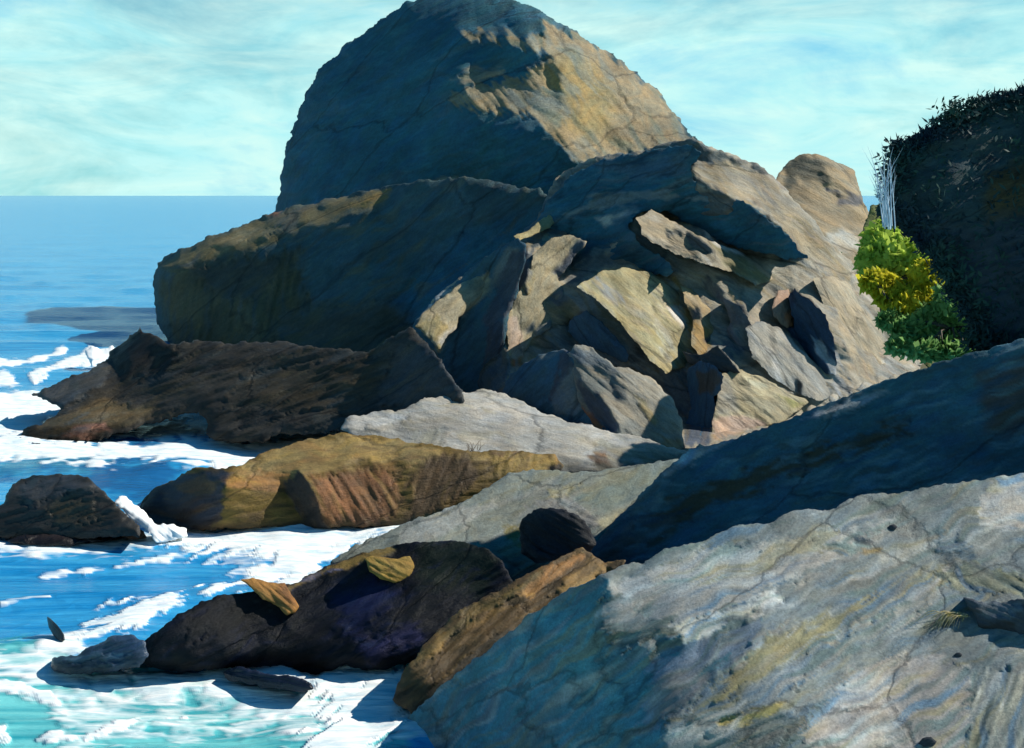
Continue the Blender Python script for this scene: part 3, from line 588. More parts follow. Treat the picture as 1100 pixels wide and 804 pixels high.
rock('grey_ledge', 'smooth greenish grey rock back sloping down behind the squat black boulder', 'rock ledge',
     [(352,606),(380,586),(420,570),(440,560),(470,550),(500,538),(530,520),(545,508),(580,504),(615,508),(640,506),(680,500),(720,494),(760,500),(740,540),(690,570),(640,600),(600,625),(540,630),(500,620),(440,612),(400,606)],
     [(420,575,27.5),(440,606,25.5),(550,522,32),(600,620,24.5),(700,500,34),(700,560,27),(640,590,25.5)],
     (.10,-.55,.82), (.155,.175,.155), [
      R_([(430,566),(500,542),(540,540),(500,566),(450,590),(430,600)], (.3,-.5,.8), (.20,.21,.195), ang=28, rag=5),
      R_([(440,600),(490,590),(540,596),(556,612),(500,606)], (.2,-.6,.7), (.17,.175,.16), ang=-20),
      R_([(540,566),(560,562),(562,590),(545,580)], None, (.14,.12,.045), rag=3),
      R_([(590,525),(626,520),(612,534),(590,536)], None, (.24,.215,.12), rag=3, ang=15),
      R_([(560,540),(610,536),(650,560),(640,570),(600,550)], (.1,-.7,.66), (.21,.205,.19), ang=-25, rag=4),
      R_([(612,534),(680,506),(720,500),(700,530),(650,550)], (-.05,-.5,.85), (.13,.16,.14), ang=24, f=5),
      R_([(640,560),(662,552),(668,560),(652,572)], LIT, (.26,.25,.17), rag=2)],
     ang=24, T=4, R=40, rim=6, pal=[((.22,.23,.215),.6),((.12,.15,.145),.5),((.17,.155,.08),.4)], seed=67, facet=.10, fs=(60,18), streak=.035, vary=.3)

_, bd = rock('black_ledge', 'wet black ledge with indigo patches sloping into the turquoise water, lower middle', 'rock ledge',
     [(140,706),(150,690),(176,672),(206,652),(232,640),(262,636),(290,634),(320,626),(350,608),(384,596),(420,586),(450,582),(490,580),(520,588),(540,602),(556,640),(520,680),(470,700),(430,716),(400,720),(370,716),(340,724),(300,716),(240,718),(200,722),(160,718)],
     [(142,710,21.2),(240,716,21),(400,718,20.9),(260,640,24),(350,610,25),(480,582,25.3),(540,620,23.5),(470,690,21.6)],
     (-.32,-.94,.04), (.006,.008,.013), [
      R_([(360,640),(400,620),(430,640),(400,670),(370,680)], None, (.008,.012,.042), ang=30, rag=8, f=10),
      R_([(380,690),(440,670),(460,690),(400,712)], None, (.018,.02,.06), ang=25, rag=8, f=8),
      R_([(300,634),(350,610),(400,590),(424,580),(420,598),(380,606),(340,622),(312,632)], (.3,-.5,.8), (.20,.135,.045), ang=24, rag=3),
      R_([(446,584),(500,580),(536,600),(520,640),(450,630)], (-.3,-.86,.25), (.010,.016,.013), f=8),
      R_([(200,660),(260,642),(300,650),(260,680),(200,690)], None, (.008,.009,.011), f=10, ang=30)],
     ang=28, T=4, R=40, rim=9, pal=[((.007,.012,.032),.6),((.009,.011,.011),.5)], lam=1.2e-3, ret=True, seed=71, facet=.17, fs=(46,22), streak=.028, gloss=.5, vary=.3)

rock('ochre_rock', 'pointed ochre rock splinter lying on the black ledge beside the foam', 'rock',
     [(259,623),(272,621),(290,626),(306,626),(314,640),(322,652),(316,658),(308,661),(296,650),(284,644),(272,634)], [(262,624,on_rock(bd,280,640,.14)),(310,655,on_rock(bd,312,655,.10)),(305,628,on_rock(bd,305,640,.14))],
     (.35,-.72,.6), (.30,.145,.035), [R_([(296,626),(308,628),(322,654),(312,650)], None, (.22,.10,.03))], ang=-40, T=1, R=12, rim=4, seed=73, step=1.2, rough=.8, facet=.16, fs=(20,9), sw=3.5)
rock('ochre_rock', 'blocky golden ochre rock at the left end of the grey rock back', 'rock',
     [(391,600),(398,596),(420,600),(440,598),(446,608),(442,622),(425,627),(408,622),(398,614)], [(392,602,on_rock(bd,392,606,.12)),(440,620,on_rock(bd,440,618,.12))],
     (.3,-.78,.5), (.27,.17,.035), [], ang=-30, T=1, R=12, rim=4, seed=79, step=1.2, rough=1, facet=.18, fs=(20,8), sw=3.5)

rock('boulder', 'squat blunt black boulder sitting on the grey rock back above the brown spur', 'boulder',
     [(557,572),(562,558),(574,549),(590,545),(606,547),(622,556),(634,566),(640,586),(630,598),(604,604),(574,604),(560,594)], [(558,575,23.6),(600,600,23),(635,580,23.4),(590,548,24.2)],
     (-.45,-.82,.3), (.028,.030,.036), [R_([(600,560),(622,556),(638,580),(612,590)], (-.3,-.8,.4), (.035,.037,.04), f=5), R_([(562,596),(640,590),(630,600),(580,606)], None, (.05,.045,.045))],
     ang=-30, T=2, R=18, rim=6, seed=83, facet=.14, fs=(30,18), step=1.4, gloss=.5)

rock('rock_ridge', 'long shaded blue rock ridge slanting between the cliff foot and the pale slab', 'rock ridge',
     [(560,640),(600,612),(636,586),(680,540),(706,512),(740,484),(800,468),(850,448),(900,430),(950,410),(1000,392),(1050,378),(1110,362),(1180,346),(1340,322),(1500,310),(1500,540),(1180,560),(1100,560),(1000,580),(900,600),(800,640),(700,680),(600,700)],
     [(600,640,23),(640,592,24),(735,488,25),(860,448,24.5),(1000,395,23),(1110,365,21.5),(1450,330,21),(1450,500,20),(1110,520,20.5),(900,560,22),(720,600,23.3),(900,490,23.5)],
     (-.80,-.52,.30), (.022,.090,.128), [  # band of shade painted into the ridge as blue
      R_([(680,560),(760,520),(860,490),(970,452),(976,466),(860,506),(760,548),(690,590)], (-.5,-.72,.4), (.04,.042,.028), ang=18, rag=8, f=6),
      R_([(740,480),(800,466),(760,490),(715,510)], (.2,-.5,.7), (.25,.26,.26), ang=25, rag=4),
      R_([(860,450),(920,428),(960,414),(930,432),(880,450)], (.1,-.5,.75), (.22,.25,.28), ang=20, rag=4),
      R_([(1050,400),(1110,380),(1110,460),(1060,470)], (-.6,-.7,.3), (.05,.055,.06), f=10),
      R_([(640,600),(680,560),(720,560),(680,600)], None, (.06,.075,.08), f=10)],
     ang=20, T=5, R=60, rim=6, dry=False, pal=[((.018,.07,.125),.6),((.045,.055,.035),.45),((.09,.19,.23),.55)], seed=89, facet=.12, fs=(120,26), streak=.04, sw=6, step=2.2)

rock('brown_spur', 'brown weedy spur with ochre streaks running down to the foam beside the foreground slab', 'rock ridge',
     [(420,752),(432,724),(452,696),(478,670),(500,652),(540,632),(580,610),(610,594),(626,588),(634,594),(650,604),(672,602),(664,618),(620,640),(580,680),(540,720),(500,770),(460,780)],
     [(430,745,19.6),(500,655,21.9),(630,592,22.8),(660,612,21.6),(540,720,19.6)], (-.28,-.76,.52), (.085,.055,.022), [
      R_([(440,712),(500,656),(560,626),(612,600),(630,590),(622,602),(580,624),(530,650),(490,676),(456,712)], (.1,-.5,.75), (.13,.095,.035), ang=33, rag=5),
      R_([(556,640),(590,612),(624,592),(628,598),(596,622),(566,644)], (.35,-.55,.75), (.30,.155,.05), ang=38, rag=3),
      R_([(590,640),(620,612),(658,603),(656,614),(620,636)], (.3,-.5,.8), (.22,.14,.045), ang=25, rag=4),
      R_([(460,740),(520,690),(560,670),(530,720),(480,762)], None, (.04,.032,.02), ang=35, f=8)],
     ang=36, T=3, R=30, rim=5, pal=[((.20,.12,.03),.5),((.04,.03,.018),.5)], lam=8e-4, seed=97, facet=.14, fs=(60,14), streak=.06, sw=5, gloss=.6, tint=((.7,.75,.8),(1.25,1.02,.6)))

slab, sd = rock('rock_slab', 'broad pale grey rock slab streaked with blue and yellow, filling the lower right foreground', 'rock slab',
     [(380,860),(410,815),(424,790),(440,768),(470,740),(500,716),(530,694),(570,660),(610,634),(640,622),(668,606),(690,606),(712,590),(760,580),(790,564),(826,562),(850,548),(890,548),(930,530),(960,532),(1000,522),(1060,514),(1110,506),(1200,486),(1340,462),(1500,440),(1520,860)],
     [(430,790,17.8),(520,710,19.0),(650,616,18.8),(800,568,18.0),(950,530,17.6),(1100,510,17.6),(1450,460,17.4),(1450,800,12.2),(1100,800,12.4),(800,800,12.3),(470,770,17.9),(560,720,17.4),(640,704,16.2),(740,690,14.7),(560,800,15.8),(640,800,14.2),(720,795,12.9),(900,650,14.9),(700,640,17)],
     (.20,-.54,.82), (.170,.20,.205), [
      # steep side toward the water: turns from the sun, its shade also put into the blue colour
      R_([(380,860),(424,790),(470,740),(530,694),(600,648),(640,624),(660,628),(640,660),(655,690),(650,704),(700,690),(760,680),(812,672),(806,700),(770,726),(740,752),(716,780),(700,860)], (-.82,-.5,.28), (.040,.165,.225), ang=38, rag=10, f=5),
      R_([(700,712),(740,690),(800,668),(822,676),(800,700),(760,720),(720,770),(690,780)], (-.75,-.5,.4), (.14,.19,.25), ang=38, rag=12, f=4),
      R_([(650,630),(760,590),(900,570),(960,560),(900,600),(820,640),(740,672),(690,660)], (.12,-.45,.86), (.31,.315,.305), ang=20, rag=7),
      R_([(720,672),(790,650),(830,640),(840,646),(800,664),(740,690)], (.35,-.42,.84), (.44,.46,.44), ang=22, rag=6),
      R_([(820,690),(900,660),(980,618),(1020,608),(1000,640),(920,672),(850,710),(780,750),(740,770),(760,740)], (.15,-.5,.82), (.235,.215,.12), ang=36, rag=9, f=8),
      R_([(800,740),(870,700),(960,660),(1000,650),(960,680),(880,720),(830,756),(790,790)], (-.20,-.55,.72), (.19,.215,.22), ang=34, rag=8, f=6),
      R_([(720,860),(760,790),(800,770),(850,766),(870,780),(820,820)], (-.3,-.6,.6), (.14,.165,.16), ang=25, rag=8, f=6),
      R_([(770,776),(800,765),(850,752),(830,766),(790,784)], None, (.32,.27,.10), ang=25, rag=4),
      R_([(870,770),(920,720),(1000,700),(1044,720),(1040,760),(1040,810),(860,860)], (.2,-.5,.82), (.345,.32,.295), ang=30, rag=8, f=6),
      R_([(1040,720),(1110,720),(1110,810),(1030,820),(1048,770)], (0,-.55,.8), (.245,.265,.235), ang=70, rag=7, f=6),
      R_([(1060,520),(1110,510),(1110,570),(1070,568),(1050,560)], (.2,-.5,.8), (.36,.345,.32), ang=10, rag=4),
      R_([(1000,620),(1040,604),(1110,620),(1110,640),(1050,636)], (.1,-.6,.75), (.22,.23,.165), ang=-30, rag=6),
      R_([(880,590),(930,575),(948,584),(900,600)], (-.2,-.5,.7), (.2,.225,.225), ang=-20, rag=5),
      R_([(920,590),(948,588),(946,594),(930,596)], None, (.23,.17,.07), rag=2),
      R_([(1008,570),(1040,580),(1050,600),(1010,598)], (-.3,-.55,.7), (.19,.24,.265), ang=20, rag=6),
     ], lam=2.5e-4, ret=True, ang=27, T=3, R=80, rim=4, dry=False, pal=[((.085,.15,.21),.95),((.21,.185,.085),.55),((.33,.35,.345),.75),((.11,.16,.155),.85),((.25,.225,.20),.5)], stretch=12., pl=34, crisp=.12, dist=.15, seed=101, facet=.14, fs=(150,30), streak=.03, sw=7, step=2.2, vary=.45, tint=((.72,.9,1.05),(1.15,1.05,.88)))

on_slab = lambda px, py, lift=.0: on_rock(sd, px, py, lift)

rock('boulder', 'dark blue black boulder with a ragged underside, at the right edge on the pale slab', 'boulder',
     [(1036,643),(1052,646),(1080,648),(1100,642),(1130,630),(1160,660),(1150,690),(1100,694),(1090,688),(1072,692),(1056,697),(1046,686),(1052,672),(1046,660)],
     [(1040,646,on_slab(1040,646,.1)),(1060,690,on_slab(1060,694,.15)),(1120,690,on_slab(1110,694,.25)),(1120,640,on_slab(1110,640,.1))], (-.55,-.78,.2), (.045,.055,.07), [
      R_([(1040,645),(1100,646),(1090,664),(1060,664)], (-.4,-.6,.55), (.075,.10,.13), ang=-20, rag=3), R_([(1050,672),(1090,668),(1100,694),(1056,697)], (-.5,-.85,-.1), (.03,.03,.034), rag=3)],
     dry=False, ang=-20, T=1.2, R=18, rim=5, seed=103, facet=.14, fs=(30,12), step=1.3, sw=4)

rock('half_sunk_rock', 'low blue wet rock almost covered by water, left of the black ledge', 'rock',
     [(52,716),(58,708),(80,704),(100,694),(120,684),(140,682),(156,690),(160,704),(150,716),(120,722),(84,724),(60,722)], [(54,718,20.8),(150,712,21),(120,688,21.9)],
     (-.3,-.7,.5), (.045,.075,.13), [R_([(70,708),(120,700),(140,706),(90,714)], None, (.10,.17,.24), ang=12)], ang=15, T=1, R=16, rim=5, seed=107, gloss=.25, step=1.4, fs=(30,8))
rock('half_sunk_rock', 'narrow indigo wet rock lapped by foam under the black ledge', 'rock',
     [(240,722),(256,716),(284,722),(310,726),(334,734),(338,741),(322,744),(296,740),(262,734),(244,730)], [(244,728,20.3),(334,742,19.9)],
     (-.3,-.7,.5), (.035,.05,.10), [], ang=-10, T=1, R=12, rim=4, seed=109, gloss=.25, step=1.3, fs=(24,8))
rock('pointed_rock', 'thin pointed slate blue rock leaning out of the water near the left edge', 'rock',
     [(50,662),(54,664),(62,672),(69,682),(70,688),(65,690),(58,684),(52,674)], [(52,664,22.2),(66,688,22.2)],
     (-.4,-.8,.3), (.07,.13,.18), [], ang=-50, T=.4, R=8, rim=2, seed=113, gloss=.3, step=.8, rough=.3, fs=(20,8), facet=.08, sw=3)
for k, (x, y, r, lab) in enumerate([(958, 567, 6, 'lone dark pebble on the upper bare part of the pale slab'), (1029, 704, 5, 'dark pebble below the dry grass tuft on the pale slab'),
                                    (996, 798, 10, 'dark stone at the very bottom of the pale slab')]):
    d = on_slab(x, y, .03)
    rock('pebble', lab, 'stone', [(x - r, y + 1), (x - r * .5, y - r * .5), (x + r * .4, y - r * .6), (x + r, y - 1), (x + r * .6, y + r * .4), (x - r * .4, y + r * .5)],
         [(x, y, d)], (-.4, -.7, .4), (.035, .04, .05), [], T=.06, R=5, rim=2, seed=120 + k, step=.7, rough=.5, fs=(8, 5), sw=2)

# ------------------------------------------------------------------ dark headland with scrub on it, right edge
HILL = [(944,232),(948,205),(952,185),(958,172),(958,156),(968,148),(978,152),(988,142),(1000,132),(1024,122),(1050,110),(1080,100),(1110,95),(1180,74),(1260,66),(1400,72),(1560,110),(1600,420),(1300,420),(1100,400),(1040,372),(1044,352),(1030,330),(1014,306),(998,278),(984,258),(964,244)]
hill, hd = rock('scrub_headland', 'steep blue black headland fringed with dark scrub, at the right edge against the sky', 'headland', HILL,
     [(950,230,25.5),(960,160,26),(1100,100,26.2),(1260,90,25.2),(1540,130,24),(1540,380,22.5),(1050,360,24.3),(1100,300,24.6),(1260,300,23.2),(1000,260,25.1)],
     (-.58,-.76,.30), (.014,.040,.048), [
      R_([(1060,190),(1110,170),(1110,230),(1060,240)], None, (.05,.042,.018), ang=20, f=10), R_([(1000,250),(1110,230),(1110,380),(1040,350)], None, (.022,.038,.055), ang=15, f=20)],
     ang=20, T=2, R=60, rim=14, dry=False, lam=3e-3, seed=131, facet=.30, fs=(70,30), rough=4.5, ret=True)

def leaf_mat(name, base, var, rough=.6, thin=0.):
    m = bpy.data.materials.new(name); m.use_nodes = True; nt = m.node_tree; bs = nt.nodes['Principled BSDF']
    at = N(nt, 'ShaderNodeAttribute', attribute_name='Col')
    tc = N(nt, 'ShaderNodeTexCoord'); n = N(nt, 'ShaderNodeTexNoise', i_Scale=3., i_Detail=3.); nt.links.new(tc.outputs['Object'], n.inputs['Vector'])
    c = mixc(nt, maprange(nt, n.outputs[0], .35, .65), base, var)
    cl = mixc(nt, 1., at.outputs['Color'], c, 'MULTIPLY'); nt.links.new(cl, bs.inputs['Base Color'])
    if thin:                                     # thin leaves let some light through
        tr = N(nt, 'ShaderNodeBsdfTranslucent'); nt.links.new(cl, tr.inputs[0]); mx = N(nt, 'ShaderNodeMixShader'); mx.inputs[0].default_value = thin
        nt.links.new(bs.outputs[0], mx.inputs[1]); nt.links.new(tr.outputs[0], mx.inputs[2]); nt.links.new(mx.outputs[0], nt.nodes['Material Output'].inputs[0])
    bs.inputs['Roughness'].default_value = rough; bs.inputs['Specular IOR Level'].default_value = .12
    return m

def leaves(pts, nrm, L, W, rng, up=.3):
    """many small pointed leaf blades: two-triangle kites at pts, roughly facing nrm"""
    n = len(pts)
    d = rng.normal(size=(n, 3)) + np.array([0, 0, up]); d -= (d * nrm).sum(1, keepdims=True) * nrm * .6
    d /= np.linalg.norm(d, axis=1, keepdims=True)
    s = np.cross(d, nrm + .5 * rng.normal(size=(n, 3))); s /= np.linalg.norm(s, axis=1, keepdims=True) + 1e-6
    l = (L * rng.uniform(.6, 1.4, n))[:, None]; w = (W * rng.uniform(.6, 1.4, n))[:, None]
    v = np.stack([pts, pts + d * l * .45 + s * w, pts + d * l, pts + d * l * .45 - s * w], 1).reshape(-1, 3)
    return v, np.arange(4 * n).reshape(-1, 4)

def scrub_on(parent, data, count, lo, rng):
    ins, X, Y, D, phi = (data[k] for k in ('ins', 'X', 'Y', 'D', 'phi'))
    ok = np.argwhere(ins & (X < 1540) & (Y < 400))
    edge = phi[ok[:, 0], ok[:, 1]]
    p = np.where(edge < 12, 6.0, np.where(edge < 30, 1.2, .25)); p /= p.sum()
    pick = ok[rng.choice(len(ok), count, p=p)]
    P = unproj(X[pick[:, 0], pick[:, 1]], Y[pick[:, 0], pick[:, 1]], D[pick[:, 0], pick[:, 1]])
    nr = np.tile(np.array([-.6, -.6, .5]), (count, 1)) + .5 * rng.normal(size=(count, 3)); nr /= np.linalg.norm(nr, axis=1, keepdims=True)
    clump = fbm(P[:, 0] * .7, P[:, 2] * .9, 3, 3)
    P = P + nr * (rng.uniform(0, .20, count) * (1 + 1.3 * clump))[:, None]
    v, f = leaves(P, nr, .17, .026, rng, .4)
    c = np.repeat(np.stack([1 + .4 * np.clip(clump, -.7, 1), 1 + .5 * np.clip(clump, -.7, 1), np.ones(count)], -1), 4, 0)
    mesh_obj('scrub', v, f, leaf_mat('scrub_leaf', (.010, .034, .042), (.018, .044, .044)), parent=parent, attrs={'Col': c}, smooth=False)
rng = np.random.default_rng(5)
scrub_on(hill, hd, 16000, 0, rng)

# ------------------------------------------------------------------ shrubs, stems, grasses
def tubes(paths, sides=5):
    V, Fc = [], []
    for path in paths:                                   # path: [(x,y,z,r), ...]
        b = len(V)
        for i, (x, y, z, r) in enumerate(path):
            a = Vector(path[max(i - 1, 0)][:3]); c = Vector(path[min(i + 1, len(path) - 1)][:3]); d = (c - a).normalized()
            u = d.orthogonal().normalized(); w = d.cross(u)
            for k in range(sides):
                t = 2 * math.pi * k / sides
                q = Vector((x, y, z)) + (u * math.cos(t) + w * math.sin(t)) * r
                V.append(tuple(q))
        for i in range(len(path) - 1):
            for k in range(sides):
                Fc.append((b + i * sides + k, b + i * sides + (k + 1) % sides, b + (i + 1) * sides + (k + 1) % sides, b + (i + 1) * sides + k))
    return V, Fc

def plain_mat(name, a, b, rough=.7, scale=8.):
    m = bpy.data.materials.new(name); m.use_nodes = True; nt = m.node_tree; bs = nt.nodes['Principled BSDF']
    tc = N(nt, 'ShaderNodeTexCoord'); n = N(nt, 'ShaderNodeTexNoise', i_Scale=scale, i_Detail=4.); nt.links.new(tc.outputs['Object'], n.inputs['Vector'])
    nt.links.new(mixc(nt, maprange(nt, n.outputs[0], .35, .65), a, b), bs.inputs['Base Color']); bs.inputs['Roughness'].default_value = rough
    return m
M_STEM = plain_mat('stem_bark', (.05, .04, .03), (.10, .085, .06))

def shrub(name, label, base, blobs, n, ca, cb, seed, L=.27, W=.09):
    """base (px,py,D); blobs [(px,py,D,rx_px,ry_px)]: leaf blades filling clumps, on stems from the base"""
    rg = np.random.default_rng(seed)
    B = unproj(np.array(base[0]), np.array(base[1]), np.array(float(base[2])))
    root = bpy.data.objects.new(name, None); COL.objects.link(root); root.location = B; root.empty_display_size = .3
    tag(root, label, 'shrub')
    P, Nn, paths = [], [], []
    tot = sum(b[3] * b[4] for b in blobs)
    for (px, py, D, rx, ry) in blobs:
        c = unproj(np.array(px), np.array(py), np.array(float(D))); k = int(n * rx * ry / tot); mp = D / F
        d = rg.normal(size=(k, 3)); d /= np.linalg.norm(d, axis=1, keepdims=True)
        rr = rg.uniform(.35, 1.05, k) ** .6
        lump = 1 + .22 * noise(d[:, 0] * 3 + 9, d[:, 2] * 3 + d[:, 1] * 2, seed)
        P.append(c + d * (rr * lump)[:, None] * np.array([rx * mp, min(rx, ry) * mp * .8, ry * mp])); Nn.append(d)
        for q in range(5):
            t = c + rg.normal(size=3) * np.array([rx, rx, ry]) * mp * .35
            mid = (B + t) / 2 + rg.normal(size=3) * .12
            paths.append([(*B, .05), (*mid, .035), (*t, .012)])
    P = np.concatenate(P); Nn = np.concatenate(Nn)
    v, f = leaves(P, Nn, L, W, rg, .25)
    tone = np.clip(.55 + .6 * fbm(P[:, 0] * 1.3, P[:, 2] * 1.6, seed, 2), 0, 1)[:, None]
    tone = np.clip(tone + rg.normal(size=(len(P), 1)) * .13, 0, 1)
    c = np.repeat(np.array(ca) * (1 - tone) + np.array(cb) * tone, 4, 0)
    mesh_obj('foliage', v, f, leaf_mat(name + '_leaf', (.85, .9, .85), (1.1, 1.05, 1.), .6, .5), parent=root, attrs={'Col': c}, smooth=False)
    V, Fc = tubes(paths); mesh_obj('stem', V, Fc, M_STEM, parent=root)
    return root

shrub('shrub', 'rounded bright green shrub, tallest of the sunlit shrubs beside the dark headland', (955, 300, 35.6),
      [(950,262,36.6,24,18),(942,284,36.2,20,22),(965,280,36,26,26),(985,290,35.8,18,20),(958,246,37,16,10)], 9500, (.36,.52,.07), (.58,.72,.14), 201)
shrub('shrub', 'yellow flowering shrub in front of the green one, with golden lower edge', (965, 332, 34.6),
      [(944,304,35,20,9),(968,320,34.8,26,11),(996,300,34.8,15,18),(990,324,34.5,24,12),(975,335,34.4,22,8)], 6500, (.50,.50,.04), (.80,.70,.06), 203)
shrub('shrub', 'low grey green shrub at the lower right end of the shrub bank', (1022, 352, 33.5),
      [(1022,332,33.8,20,22),(1038,348,33.5,14,12),(1002,344,34,20,12),(980,354,33.8,22,9),(960,346,34.2,16,8),(1000,362,33.6,22,9),(1030,366,33.4,18,8),(975,372,33.4,20,8),(1004,378,33,22,8),(1036,380,32.8,18,8)], 7500, (.18,.36,.12), (.28,.46,.16), 207)
shrub('shrub', 'tiny dark green shrub growing alone on the cliff top slope', (892, 278, 53),
      [(888,269,53,6,5),(894,274,52.8,6,4)], 420, (.02,.10,.04), (.03,.15,.06), 209, .24, .07)

rg = np.random.default_rng(44)
paths = []
Bx, By, Bd = 953, 244, 25.
for k in range(15):
    tx = 932 + 30 * rg.random(); ty = 152 + 62 * rg.random() ** 1.4; D = Bd + rg.normal() * .2
    b = unproj(np.array(Bx + rg.normal() * 4), np.array(By + rg.normal() * 2), np.array(D)); t = unproj(np.array(tx), np.array(ty), np.array(D + rg.normal() * .3))
    def stem(p, q, bow, r0, n=9):
        m = (p + q) / 2 + bow
        return [(*((1 - u) ** 2 * p + 2 * u * (1 - u) * m + u * u * q), r0 * (1 - .85 * u)) for u in np.linspace(0, 1, n)]
    main = stem(b, t, np.array([(b[0] - t[0]) * .35, rg.normal() * .1, .12]), .016); paths.append(main)
    for q in range(3):
        o_ = np.array(main[3 + q][:3]); e = o_ + (t - b) * .28 + np.array([rg.normal() * .14, rg.normal() * .1, .08])
        paths.append(stem(o_, e, np.array([rg.normal() * .03, 0, .05]), .007, 6))
V, Fc = tubes(paths, 4)
o = mesh_obj('bare_bush', V, Fc, plain_mat('bare_twig', (.30, .44, .58), (.60, .74, .84), .8, 2.), origin=unproj(np.array(Bx), np.array(By), np.array(Bd)))
tag(o, 'leafless blue grey thorn bush with thin twigs against the sky, beside the dark headland', 'bush')

def grass_tuft(label, px, py, D, n, spread, h, lean, seed, ca, cb):
    rg = np.random.default_rng(seed); paths = []
    B = unproj(np.array(px), np.array(py), np.array(float(D)))
    for k in range(n):
        b = B + np.array([rg.normal() * spread, rg.normal() * spread * .5, -.02]); l = h * rg.uniform(.5, 1.2)
        dx = lean[0] * l + rg.normal() * l * .35; dz = lean[1] * l + rg.normal() * l * .1; dy = -abs(rg.normal()) * l * .4
        pts = []
        for i in range(6):
            t = i / 5
            pts.append((b[0] + dx * t, b[1] + dy * t, b[2] + l * (1.1 * t - 1.0 * t * t) + dz * t * t, .0035 * (D / 9) * (1 - .8 * t)))
        paths.append(pts)
    V, Fc = tubes(paths, 4)
    o = mesh_obj('grass_tuft', V, Fc, plain_mat('dry_grass_%d' % seed, ca, cb, .7, 20.), origin=B)
    return tag(o, label, 'grass')
grass_tuft('dry yellow grass tuft drooping over the pale slab next to the dark boulder', 1030, 660, on_slab(1030, 662, .04), 60, .05, .26, (-1.0, -.5), 301, (.34, .27, .07), (.40, .36, .26))
grass_tuft('few brown dry stalks standing on the edge of the weedy ledge', 508, 490, 33.6, 12, .10, .55, (.1, .75), 303, (.10, .06, .03), (.16, .11, .05))

# ------------------------------------------------------------------ land behind, sea bed, sea
def sheet(name, xs, ys, zf, mat):
    X, Y = np.meshgrid(xs, ys); Z = zf(X, Y); n, m = X.shape
    I = np.arange(n * m).reshape(n, m)
    f = np.stack([I[:-1, :-1], I[:-1, 1:], I[1:, 1:], I[1:, :-1]], -1).reshape(-1, 4)
    o = mesh_obj(name, np.stack([X, Y, Z], -1).reshape(-1, 3), f, mat, origin=np.zeros(3)); return tag(o, kind='structure')
sheet('ground', np.linspace(-14, 140, 78), np.linspace(47, 200, 76),
      lambda x, y: -1.2 + 3.2 * sstep(-8, 25, x + .25 * (y - 60)) + .5 * fbm(x * .1, y * .1, 5, 3), plain_mat('heath', (.06, .07, .03), (.12, .10, .05), .9, .4))
sheet('ground', np.linspace(9, 60, 40), np.linspace(2, 48, 40),
      lambda x, y: -1.2 + 1.4 * sstep(9, 16, x) * 1. + .3 * fbm(x * .2, y * .2, 6, 3) - 2.2 * sstep(20, 4, y), plain_mat('shingle', (.12, .12, .11), (.2, .19, .17), .9, 2.))

